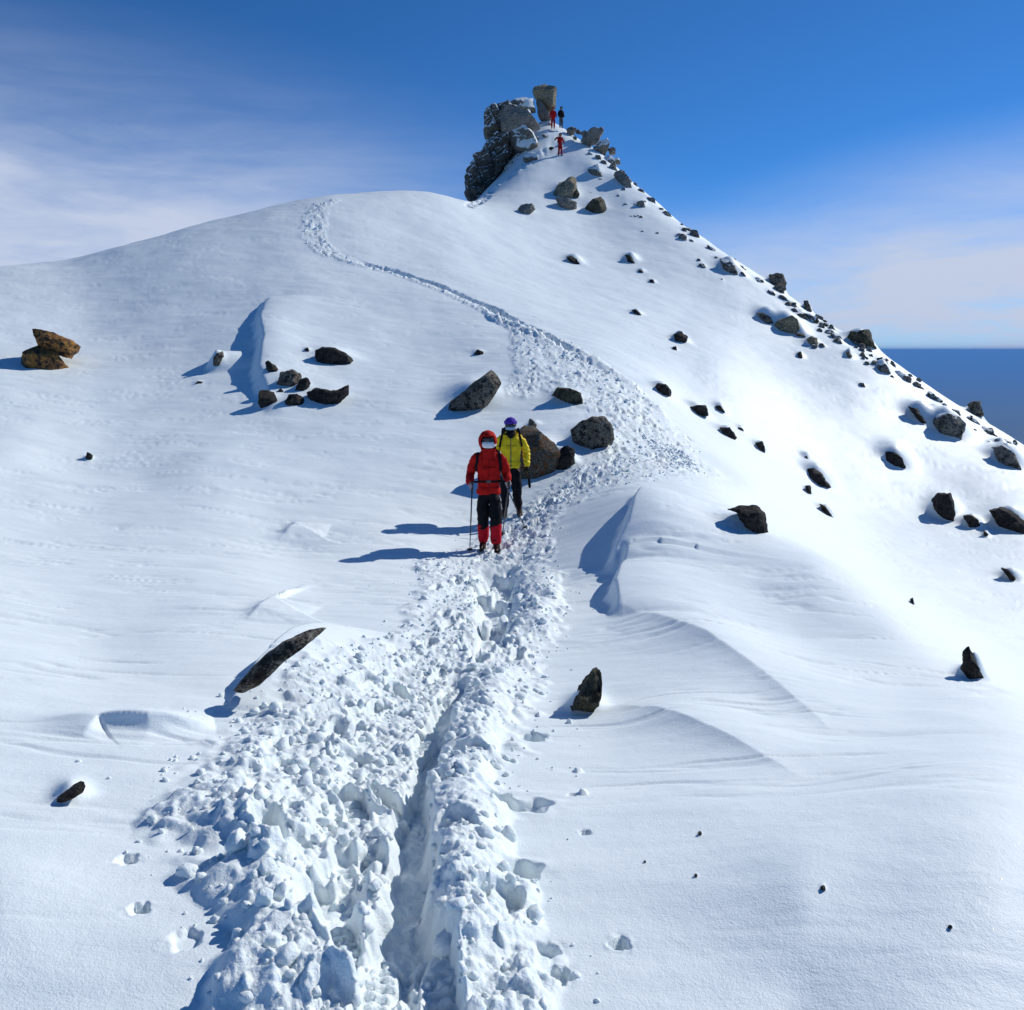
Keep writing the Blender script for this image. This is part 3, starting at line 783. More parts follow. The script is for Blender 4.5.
    # the crag itself, with its dark cliff
    pts = [(463,200),(468,188),(473,172),(479,156),(484,142),(488,120),(490,110),(497,105),(508,103),(520,107),(532,116),(530,128),(522,142),(513,154),(502,168),(490,188),(478,202)]
    buv, p = place_outline(pts, (495, 175), 70.2); o2, th0 = outline_local(pts, buv, p)
    o2 = [(x, z - (1.0 if z < -1.2 else 0)) for x, z in o2]
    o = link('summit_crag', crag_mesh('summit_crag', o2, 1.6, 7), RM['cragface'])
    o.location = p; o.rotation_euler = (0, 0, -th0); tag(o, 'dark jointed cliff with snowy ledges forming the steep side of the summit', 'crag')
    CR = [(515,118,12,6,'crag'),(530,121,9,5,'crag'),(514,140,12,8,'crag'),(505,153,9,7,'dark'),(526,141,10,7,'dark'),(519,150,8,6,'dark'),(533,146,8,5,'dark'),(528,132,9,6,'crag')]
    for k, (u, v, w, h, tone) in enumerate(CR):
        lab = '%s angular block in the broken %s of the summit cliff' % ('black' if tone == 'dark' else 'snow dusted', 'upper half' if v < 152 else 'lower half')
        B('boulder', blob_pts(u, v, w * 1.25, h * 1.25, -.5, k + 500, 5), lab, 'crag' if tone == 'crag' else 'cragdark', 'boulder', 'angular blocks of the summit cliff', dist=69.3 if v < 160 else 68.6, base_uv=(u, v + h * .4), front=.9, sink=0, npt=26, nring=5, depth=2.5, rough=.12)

    # many more stones along the skyline and the upper slope
    line = [(612,168),(650,196),(700,236),(750,270),(800,305),(850,337),(900,368),(950,402),(1000,432),(1024,446)]
    lx = [a[0] for a in line]; ly = [a[1] for a in line]
    rs = random.Random(21); used = []
    NEAR = ((640, 'below the summit shoulder'), (715, 'above the grey slab'), (775, 'above the cube shaped block'), (848, 'between the cube shaped block and the notched block'), (940, 'beyond the notched green-grey block'), (1100, 'beside the upright dark block'))
    k = 0
    while k < 62:
        u = rs.uniform(618, 1022); dv = abs(rs.gauss(0, 14)) - 1
        if u > 770 and rs.random() < .3: dv += rs.uniform(0, 20)
        v = float(np.interp(u, lx, ly)) + dv
        w = rs.choice((4, 5, 6, 7, 9, 12)) * (1.0 if u < 760 else 1.25); h = w * rs.uniform(.5, .8)
        where = next(t for a, t in NEAR if u < a)
        size = 'small' if w > 7 else 'tiny'
        tone = rs.choice(('slope', 'slope', 'grey', 'pale'))
        lab = '%s %s stone on the snowy skyline %s' % (size, 'pale' if tone == 'pale' else 'grey', where)
        boulder('stone', blob_pts(u, v, w, h, .55, k), lab, tone, 'stone', G_SK, npt=18, nring=4, base_uv=(u, v + h * .25), sink=.3, bank=.5)
        k += 1
    for k, (u, v, w, h) in enumerate([(585,133,10,7),(578,131,7,5),(596,137,8,6),(612,150,9,8),(606,146,8,6),(617,160,9,7),(613,167,12,7),(622,172,9,6),(628,178,10,6),(634,184,8,5),(598,157,10,6),(590,153,7,4),(604,162,8,5),(641,190,8,4),(575,137,6,4),(583,146,6,4)]):
        boulder('stone', blob_pts(u, v, w, h, .5, k + 700, 7), 'broken %s rock on the rugged summit shoulder %s the tilted pale slab' % ('pale' if k % 3 == 0 else 'grey', 'beside' if v < 150 else 'below'), ('pale', 'slope', 'crag')[k % 3], 'stone', 'broken rocks of the summit shoulder', npt=22, nring=5, base_uv=(u, v + h * .3), dist=None if v > 150 else 70.8, bank=0, sink=.3)
    for k in range(24):
        t = rs.random(); u = 772 + 108 * t + rs.uniform(-6, 8); v = float(np.interp(u, lx, ly)) + rs.uniform(0, 13); w = rs.uniform(7, 15)
        boulder('stone', blob_pts(u, v, w, w * rs.uniform(.4, .65), .62, k + 800, 7), '%s angular rock in the stony band between the cube shaped and notched blocks' % ('tall' if k % 4 == 0 else 'flat'), ('slope', 'grey', 'pale')[k % 3], 'stone', 'stony band on the skyline', npt=22, nring=5, base_uv=(u, v + w * .12), bank=.4, sink=.3)
    for k, (u, dv, w) in enumerate([(652,3,20),(668,4,16),(690,3,18),(712,5,16),(742,4,20),(760,4,18),(792,6,26),(812,8,28),(826,4,22),(838,9,20),(886,5,22),(902,8,26),(918,6,22),(936,7,26),(958,9,24),(975,5,20),(990,7,26),(1008,8,24)]):
        v = float(np.interp(u, lx, ly)) + dv
        boulder('outcrop', blob_pts(u, v, w, w * .34, .62, k + 900, 8), 'long snow streaked rock rib %s' % next(t for a, t in NEAR if u < a), ('slope', 'ribs')[k % 2], 'outcrop', 'rock ribs on the skyline', npt=40, nring=7, base_uv=(u, v + 1), bank=.25, sink=.2, front=.3, rough=.25)
    for k in range(14):
        u = rs.uniform(590, 660); v = 165 + (u - 590) * .75 + rs.uniform(5, 40); w = rs.uniform(3, 7)
        boulder('stone', blob_pts(u, v, w, w * .6, .4, k + 200), 'tiny dark stone scattered on the snow face below the summit shoulder', 'slope', 'stone', G_SU, npt=16, nring=4, base_uv=(u, v))
    for k in range(34):
        t = rs.random(); u = 498 + 48 * t + rs.uniform(-6, 6); v = 172 - 44 * t + rs.uniform(-10, 6); w = rs.uniform(4, 10)
        boulder('stone', blob_pts(u, v, w, w * .7, -.4, k + 300), 'black rock fragment on the snowy flank of the summit cliff', 'crag', 'stone', 'fragments on the summit cliff', npt=16, nring=4, base_uv=(u, v), front=.6)
    # pebbles on the near snow
    for u, v, s, lab in ((823, 889, 7, 'dark pebble alone on the near snow, largest of three'), (700, 834, 5, 'small pebble on the near snow between drift and path'), (950, 928, 5, 'grey pebble lowest on the near snow'),
                         (696, 876, 4, 'tiny pebble near the small one by the path'), (645, 862, 3, 'tiniest pebble beside the path edge')):
        boulder('pebble', blob_pts(u, v, s, s * .85, 0, u), lab, 'grey', 'pebble', 'pebbles on the near snow', npt=16, nring=4, base_uv=(u, v + s * .3), sink=.2)
RM['rust2'] = rock_mat('rust_footed_gneiss', (.12, .105, .08), (.20, .17, .12), (.19, .085, .03))

RM['cragdark'] = rock_mat('dark_crag_gneiss', (.06, .056, .052), (.15, .135, .11), (.025, .024, .023), .24, .4, (.54, .70))  # darker gneiss for the black blocks of the summit cliff

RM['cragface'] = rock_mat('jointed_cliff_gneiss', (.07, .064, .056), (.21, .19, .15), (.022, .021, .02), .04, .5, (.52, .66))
RM['ribs'] = rock_mat('snow_streaked_gneiss', (.16, .15, .125), (.28, .255, .21), (.06, .056, .05), .34, .7)
# ------------------------------------------------------------------ people
def fabric(name, col, rough=.8, weave=220, var=.14):
    m, nt, p = mat(name); p.inputs['Specular IOR Level'].default_value = .12
    co = N(nt, 'ShaderNodeTexCoord').outputs['Object']
    a = noise_n(nt, co, 7, 4); g = noise_n(nt, co, weave, 2)
    lo = tuple(c * (1 - var) for c in col); hi = tuple(min(1, c * (1 + var)) for c in col)
    r = ramp(nt, a.outputs[0], [(.3, lo), (.7, hi)])
    nt.links.new(r.outputs[0], p.inputs['Base Color'])
    w = noise_n(nt, co, 16, 5, .6)
    b = bump(nt, w.outputs[0], .02, .7); b = bump(nt, g.outputs[0], .001, .5, b)
    nt.links.new(b.outputs[0], p.inputs['Normal']); p.inputs['Roughness'].default_value = rough
    return m
FM = {
 'red': fabric('red_shell_fabric', (.46, .010, .008)), 'red2': fabric('dark_red_shell_fabric', (.36, .008, .008)), 'pink': fabric('crimson_gaiter_fabric', (.52, .010, .022)),
 'black': fabric('black_softshell', (.009, .009, .011)), 'yellow': fabric('yellow_quilted_nylon', (1.0, .67, .02), .5), 'purple': fabric('purple_knit', (.10, .045, .38)),
 'white': fabric('white_knit', (.75, .75, .76)), 'blue': fabric('pale_blue_cloth', (.33, .45, .58)), 'pale': fabric('pale_pink_glove_knit', (.50, .36, .36)),
 'boot': fabric('boot_leather', (.03, .016, .014)), 'skin': fabric('skin', (.45, .26, .18), .55, 400, .06), 'hair': fabric('dark_hair', (.015, .011, .009)), 'grey': fabric('grey_strap_webbing', (.10, .10, .11)),
}
def plain(name, col, rough, metal=0):
    m, nt, p = mat(name)
    co = N(nt, 'ShaderNodeTexCoord').outputs['Object']; a = noise_n(nt, co, 40, 3)
    r = ramp(nt, a.outputs[0], [(.3, tuple(c * .85 for c in col)), (.7, col)]); nt.links.new(r.outputs[0], p.inputs['Base Color'])
    p.inputs['Roughness'].default_value = rough; p.inputs['Metallic'].default_value = metal
    return m
FM['lens'] = plain('dark_lens', (.008, .009, .014), .35)
FM['pole'] = plain('anodised_aluminium', (.10, .10, .11), .4, .6)
FM['rubber'] = plain('black_rubber', (.02, .02, .02), .7)

from mathutils.bvhtree import BVHTree
def bvh(me):
    return BVHTree.FromPolygons([v.co[:] for v in me.vertices], [tuple(p.vertices) for p in me.polygons])
def skin(name, verts, edges, root, sub=2):
    """verts {key: (x, y, z, rx, ry)}; edges [(a, b)] -> one continuous tapered surface."""
    ks = list(verts); me = bpy.data.meshes.new(name)
    me.from_pydata([verts[k][:3] for k in ks], [(ks.index(a), ks.index(b)) for a, b in edges], [])
    o = bpy.data.objects.new(name, me); COL.objects.link(o)
    md = o.modifiers.new('s', 'SKIN'); md.use_smooth_shade = True; md.branch_smoothing = .3
    if not me.skin_vertices: me.skin_vertices.new()
    for i, k in enumerate(ks):
        sv = me.skin_vertices[0].data[i]; sv.radius = (verts[k][3], verts[k][4]); sv.use_root = (k == root)
    if sub:
        s = o.modifiers.new('u', 'SUBSURF'); s.levels = sub; s.render_levels = sub
    dg = bpy.context.evaluated_depsgraph_get()
    res = bpy.data.meshes.new_from_object(o.evaluated_get(dg)); res.name = name
    bpy.data.objects.remove(o); bpy.data.meshes.remove(me)
    if len(res.polygons): res.polygons.foreach_set('use_smooth', np.ones(len(res.polygons), bool))
    return res
def chain(*pts):
    d = {str(i): p if len(p) == 5 else p + (p[3],) for i, p in enumerate(pts)}
    return d, [(str(i), str(i + 1)) for i in range(len(pts) - 1)]
def join_meshes(name, ms):
    bm = bmesh.new()
    for m in ms: bm.from_mesh(m)
    me = bpy.data.meshes.new(name); bm.to_mesh(me); bm.free()
    me.polygons.foreach_set('use_smooth', np.ones(len(me.polygons), bool))
    return me
def tube(name, pts, r, n=10):
    bm = bmesh.new(); rings = []
    pts = [Vector(p) for p in pts]
    for i, p in enumerate(pts):
        d = (pts[min(i + 1, len(pts) - 1)] - pts[max(i - 1, 0)]).normalized()
        a = d.orthogonal().normalized() if i == 0 else (aa - d * aa.dot(d)).normalized()
        aa = a; b = d.cross(a); rr = r[i] if isinstance(r, (list, tuple)) else r
        rings.append([bm.verts.new(p + (a * math.cos(t) + b * math.sin(t)) * rr) for t in (2 * math.pi * k / n for k in range(n))])
    for A, B in zip(rings[:-1], rings[1:]):
        for k in range(n): bm.faces.new((A[k], A[(k + 1) % n], B[(k + 1) % n], B[k]))
    bm.faces.new(rings[0][::-1]); bm.faces.new(rings[-1])
    bmesh.ops.recalc_face_normals(bm, faces=bm.faces)
    me = bpy.data.meshes.new(name); bm.to_mesh(me); bm.free()
    me.polygons.foreach_set('use_smooth', np.ones(len(me.polygons), bool)); return me
def ribbon(name, pts, widths, thick=.008, on=None):
    """A flat strap through points (pos, normal), laid on the cloth below it."""
    if on is not None:
        q = []
        for i in range(len(pts) - 1):
            for t in (0, .25, .5, .75):
                q.append((Vector(pts[i][0]).lerp(Vector(pts[i + 1][0]), t), Vector(pts[i][1]).normalized().lerp(Vector(pts[i + 1][1]).normalized(), t).normalized()))
        q.append((Vector(pts[-1][0]), Vector(pts[-1][1]).normalized())); pts = []
        for p, n in q:
            h = on.ray_cast(p + n * .07, -n, .3)[0]
            pts.append((h + n * .001 if h is not None else p, n))
    bm = bmesh.new(); R_ = []
    for i, (p, n) in enumerate(pts):
        p = Vector(p); n = Vector(n).normalized()
        t = (Vector(pts[min(i + 1, len(pts) - 1)][0]) - Vector(pts[max(i - 1, 0)][0])).normalized()
        s = t.cross(n).normalized() * widths / 2
        R_.append([bm.verts.new(p - s), bm.verts.new(p + s), bm.verts.new(p + s + n * thick), bm.verts.new(p - s + n * thick)])
    for A, B in zip(R_[:-1], R_[1:]):
        for k in range(4): bm.faces.new((A[k], A[(k + 1) % 4], B[(k + 1) % 4], B[k]))
    bm.faces.new(R_[0][::-1]); bm.faces.new(R_[-1]); bmesh.ops.recalc_face_normals(bm, faces=bm.faces)
    me = bpy.data.meshes.new(name); bm.to_mesh(me); bm.free(); return me
def face_band(name, c, rad, z0, z1, half, thick=.012, bulge=.0, n=14):
    """A curved band wrapped round the front (-y) of the head."""
    bm = bmesh.new(); cols = []
    zs = [z0, z0 + (z1 - z0) * .25, (z0 + z1) / 2, z0 + (z1 - z0) * .75, z1]
    for i in range(n + 1):
        a = -half + 2 * half * i / n; col = []
        for j, z in enumerate(zs):
            k = rad[0] + bulge * math.sin(math.pi * j / 4); k2 = rad[1] + bulge * math.sin(math.pi * j / 4)
            taper = 1 - .25 * (abs(a) / half) ** 3
            zc = (z0 + z1) / 2 + (z - (z0 + z1) / 2) * taper
            col.append((bm.verts.new((c[0] + k * math.sin(a), c[1] - k2 * math.cos(a), zc)), bm.verts.new((c[0] + (k + thick) * math.sin(a), c[1] - (k2 + thick) * math.cos(a), zc))))
        cols.append(col)
    for A, B in zip(cols[:-1], cols[1:]):
        for j in range(4):
            bm.faces.new((A[j][1], B[j][1], B[j + 1][1], A[j + 1][1])); bm.faces.new((A[j][0], A[j + 1][0], B[j + 1][0], B[j][0]))
        bm.faces.new((A[0][0], B[0][0], B[0][1], A[0][1])); bm.faces.new((A[4][0], A[4][1], B[4][1], B[4][0]))
    for A in (cols[0], cols[-1]):
        for j in range(4): bm.faces.new((A[j][0], A[j][1], A[j + 1][1], A[j + 1][0]))
    bmesh.ops.recalc_face_normals(bm, faces=bm.faces)
    me = bpy.data.meshes.new(name); bm.to_mesh(me); bm.free(); me.polygons.foreach_set('use_smooth', np.ones(len(me.polygons), bool)); return me
def shell(name, c, rad, keep, thick=.012, sub=4):
    bm = bmesh.new(); bmesh.ops.create_icosphere(bm, subdivisions=sub, radius=1)
    bmesh.ops.delete(bm, geom=[v for v in bm.verts if not keep(v.co)], context='VERTS')
    for v in bm.verts:
        k = 1 + .035 * mnoise.noise(v.co * 3.1)
        v.co = Vector((c[0] + v.co.x * rad[0] * k, c[1] + v.co.y * rad[1] * k, c[2] + v.co.z * rad[2] * k))
    bmesh.ops.recalc_face_normals(bm, faces=bm.faces)
    bmesh.ops.solidify(bm, geom=bm.faces[:], thickness=thick); bmesh.ops.recalc_face_normals(bm, faces=bm.faces)
    me = bpy.data.meshes.new(name); bm.to_mesh(me); bm.free(); me.polygons.foreach_set('use_smooth', np.ones(len(me.polygons), bool)); return me
def hand(name, wrist, grip, axis, palm_from, closed=1.0, rf=.0115):
    """Palm, four unequal fingers curling round an axis through grip, thumb from the side of the palm."""
    wrist, grip, ax = Vector(wrist), Vector(grip), Vector(axis).normalized()
    o = (Vector(palm_from)).normalized(); o = (o - ax * o.dot(ax)).normalized(); t = ax.cross(o)
    pc = grip + o * .034
    ms = [skin('x', *chain(tuple(wrist) + (.030,), tuple(wrist.lerp(pc, .5)) + (.034, .030), tuple(pc) + (.036, .026), tuple(pc + t * .028) + (.033, .020)), '0', 2)]
    ln = (.93, 1.0, .95, .78)
    for i in range(4):
        b = grip + ax * (.030 - .020 * i); pts = []
        for j, a in enumerate((.15, .9, 1.75, 2.7)):
            an = a * (.55 + .45 * closed) * ln[i]; rr = .026 + (1 - closed) * .012 * j
            pts.append(tuple(b + (o * math.cos(an) + t * math.sin(an)) * rr) + (rf * (1 - .08 * j),))
        ms.append(skin('x', *chain(*pts), '0', 1))
    b = grip + ax * .045; pts = []
    for j, a in enumerate((0, -.8, -1.6)):
        pts.append(tuple(b + ax * .004 * j + (o * math.cos(a) + t * math.sin(a)) * .028) + (rf * 1.1 * (1 - .08 * j),))
    ms.append(skin('x', *chain(tuple(pc - t * .01 + ax * .01) + (.016,), *pts), '0', 1))
    return join_meshes(name, ms)

def person(label, loc, rz, J, C, group=None, fine=True, sc=1.0, opts=()):
    """J: joints (metres, facing -y); C: cloth colours."""
    e = empty('person', loc, label, 'person', group, rz); e.scale = (sc,) * 3
    j = dict(pelvis=(0, .0, .93), chest=(0, 0, 1.27), neckb=(0, .005, 1.42), neck=(0, -.01, 1.48), jaw=(0, -.035, 1.525), head=(0, -.025, 1.585), crown=(0, -.015, 1.645),
             shl=(.165, .01, 1.375), shr=(-.165, .01, 1.375), ell=(.26, .05, 1.10), elr=(-.26, .05, 1.10), wrl=(.25, -.06, .88), wrr=(-.25, -.06, .88),
             hil=(.09, 0, .87), hir=(-.09, 0, .87), knl=(.10, -.03, .48), knr=(-.10, -.03, .48), anl=(.10, .02, .10), anr=(-.10, .02, .10))
    j.update(J)
    def lp(a, b, t): return tuple(Vector(j[a]).lerp(Vector(j[b]), t))
    bv = {'pelvis': j['pelvis'] + (.13, .10), 'waist': lp('pelvis', 'chest', .5) + (.125, .095), 'chest': j['chest'] + (.13, .09), 'neckb': j['neckb'] + (.062, .058), 'neck': j['neck'] + (.054, .056),
          'jaw': j['jaw'] + (.062, .070), 'head': j['head'] + (.078, .095), 'crown': j['crown'] + (.055, .07)}
    be = [('pelvis', 'waist'), ('waist', 'chest'), ('chest', 'neckb'), ('neckb', 'neck'), ('neck', 'jaw'), ('jaw', 'head'), ('head', 'crown')]
    for s in 'lr':
        bv.update({'sh' + s: j['sh' + s] + (.040, .040), 'el' + s: j['el' + s] + (.040, .040), 'wr' + s: j['wr' + s] + (.027, .027),
                   'hi' + s: j['hi' + s] + (.068, .068), 'kn' + s: j['kn' + s] + (.055, .055), 'an' + s: j['an' + s] + (.032, .032)})
        ft = Vector(j['an' + s]); d = Vector(C.get('toe' + s, (.02 if s == 'l' else -.02, -.15, -.05)))
        bv['to' + s] = tuple(ft + d) + (.026, .018)
        be += [('chest', 'sh' + s), ('sh' + s, 'el' + s), ('el' + s, 'wr' + s), ('pelvis', 'hi' + s), ('hi' + s, 'kn' + s), ('kn' + s, 'an' + s), ('an' + s, 'to' + s)]
    body = skin('body', bv, be, 'pelvis', 2 if fine else 1)
    hc = Vector(j['head'])
    for v in body.vertices:                     # features of the face
        d = v.co - hc
        if d.y < -.03 and abs(d.z) < .12:
            nose = math.exp(-(d.x / .012) ** 2 - ((d.z + .022) / .022) ** 2); eye = math.exp(-((abs(d.x) - .032) / .014) ** 2 - ((d.z - .005) / .012) ** 2)
            lips = math.exp(-(d.x / .022) ** 2 - ((d.z + .058) / .010) ** 2); chin = math.exp(-(d.x / .025) ** 2 - ((d.z + .088) / .018) ** 2)
            v.co.y -= .024 * nose - .010 * eye + .006 * lips + .010 * chin
    link('body', body, FM['skin'], e)
    # jacket
    hem = C.get('hem', .80); p = Vector(j['pelvis']); ch = Vector(j['chest'])
    k = C.get('bulk', 1.0)
    dn = (p - ch).normalized()
    h0 = p + dn * (p.z - hem) if 'sit' not in opts else p + dn * .06
    jv = {'hem': tuple(h0) + (.185 * k, .145 * k), 'hip': tuple(h0.lerp(ch, .28)) + (.180 * k, .140 * k), 'wst': tuple(h0.lerp(ch, .58)) + (.168 * k, .128 * k), 'cst': tuple(ch) + (.178 * k, .135 * k),
          'yok': tuple(ch.lerp(Vector(j['neckb']), .72)) + (.125 * k, .10 * k), 'col': tuple(Vector(j['neckb']).lerp(Vector(j['neck']), .8)) + (.078, .080)}
    je = [('hem', 'hip'), ('hip', 'wst'), ('wst', 'cst'), ('cst', 'yok'), ('yok', 'col')]
    for s in 'lr':
        jv.update({'s' + s: j['sh' + s] + (.083 * k, .080 * k), 'u' + s: lp('sh' + s, 'el' + s, .5) + (.072 * k,) * 2, 'e' + s: j['el' + s] + (.063 * k,) * 2, 'f' + s: lp('el' + s, 'wr' + s, .55) + (.055 * k,) * 2, 'w' + s: lp('el' + s, 'wr' + s, .97) + (.044,) * 2})
        je += [('cst', 's' + s), ('s' + s, 'u' + s), ('u' + s, 'e' + s), ('e' + s, 'f' + s), ('f' + s, 'w' + s)]
    ja = skin('jacket', jv, je, 'wst', 3 if fine else 1)
    if fine:
        ja.calc_loop_triangles() if hasattr(ja, 'calc_loop_triangles') else None
        nr = [v.normal.copy() for v in ja.vertices]
        for v, n in zip(ja.vertices, nr):
            if 'quilt' in opts: v.co += n * (.016 * abs(math.sin(v.co.z * math.pi / .065 + .6 * v.co.x)) ** .6 - .008)
            v.co += n * (.020 * mnoise.noise(Vector((v.co.x * 8, v.co.y * 8, v.co.z * 15))) + .012 * abs(mnoise.noise(Vector((v.co.x * 10 + 4, v.co.y * 10, v.co.z * 26 + v.co.x * 9)))))
    jo = link('jacket', ja, FM[C['jacket']], e)
    j['cloth'] = bvh(ja)
    if fine: link('zip', ribbon('zip', [((0, -.2, z + .0), (0, -1, .05)) for z in np.linspace(C.get('hem', .8) + .04, 1.36, 9)], .014, .004, j['cloth']), FM['red2' if C['jacket'] == 'red' else 'grey'], jo)
    # trousers
    tv = {'p': tuple(p + Vector((0, 0, .02))) + (.155, .125), 'b': tuple(p + Vector((0, 0, -.06))) + (.15, .12)}; te = [('p', 'b')]
    for s in 'lr':
        tv.update({'h' + s: lp('hi' + s, 'kn' + s, .12) + (.112,) * 2, 't' + s: lp('hi' + s, 'kn' + s, .55) + (.106,) * 2, 'k' + s: j['kn' + s] + (.090,) * 2, 'c' + s: lp('kn' + s, 'an' + s, .45) + (.080,) * 2, 'z' + s: lp('kn' + s, 'an' + s, .88) + (.066,) * 2})
        te += [('b', 'h' + s), ('h' + s, 't' + s), ('t' + s, 'k' + s), ('k' + s, 'c' + s), ('c' + s, 'z' + s)]
    tr = skin('trousers', tv, te, 'b', 2 if fine else 1)
    if fine:
        for v, n in zip(tr.vertices, [v.normal.copy() for v in tr.vertices]): v.co += n * .022 * mnoise.noise(Vector((v.co.x * 8, v.co.y * 8, v.co.z * 16)))
    link('trousers', tr, FM[C['trousers']], e)
    for s in 'lr':
        a = Vector(j['an' + s]); d = Vector(C.get('toe' + s, (.02 if s == 'l' else -.02, -.15, -.05)))
        bt = skin('boot', *chain(tuple(a + Vector((0, .02, .08))) + (.052,), tuple(a + Vector((0, .015, 0))) + (.052, .056), tuple(a + d * .5 + Vector((0, 0, -.02))) + (.050, .050), tuple(a + d) + (.046, .034)), '1', 2)
        bo = link('boot', bt, FM[C['boots']], e)
        if fine: link('sole', skin('sole', *chain(tuple(a + Vector((0, .055, -.075))) + (.046, .016), tuple(a + d * .5 + Vector((0, 0, -.062))) + (.050, .016), tuple(a + d * 1.1 + Vector((0, 0, -.028))) + (.044, .014)), '1', 1), FM['rubber'], bo)
        if 'gaiter' in C:
            g = skin('gaiter', *chain(lp('kn' + s, 'an' + s, .12) + (.086,), lp('kn' + s, 'an' + s, .45) + (.087,), lp('kn' + s, 'an' + s, .80) + (.078,), lp('kn' + s, 'an' + s, 1.02) + (.070, .074)), '1', 2)
            for v, n in zip(g.vertices, [v.normal.copy() for v in g.vertices]): v.co += n * .008 * mnoise.noise(v.co * 14)
            link('gaiter', g, FM[C['gaiter']], e)
    return e, j

def pole(label, loc, rz, grip, tip, group='trekking poles'):
    g, t = Vector(grip), Vector(tip)
    e = empty('trekking_pole', loc, label, 'trekking pole', group, rz)
    d = (g - t).normalized()
    link('shaft', tube('shaft', [t + d * .02, t + d * .45, t + d * .451, g - d * .06], [.006, .008, .010, .010]), FM['pole'], e)
    link('grip', tube('grip', [g - d * .09, g - d * .02, g + d * .05, g + d * .075], [.013, .016, .018, .011], 12), FM['rubber'], e)
    link('basket', tube('basket', [t + d * .055, t + d * .06, t + d * .068], [.012, .045, .012], 14), FM['rubber'], e)
    link('tip', tube('tip', [t, t + d * .03], [.0025, .005], 8), FM['pole'], e)
    return e

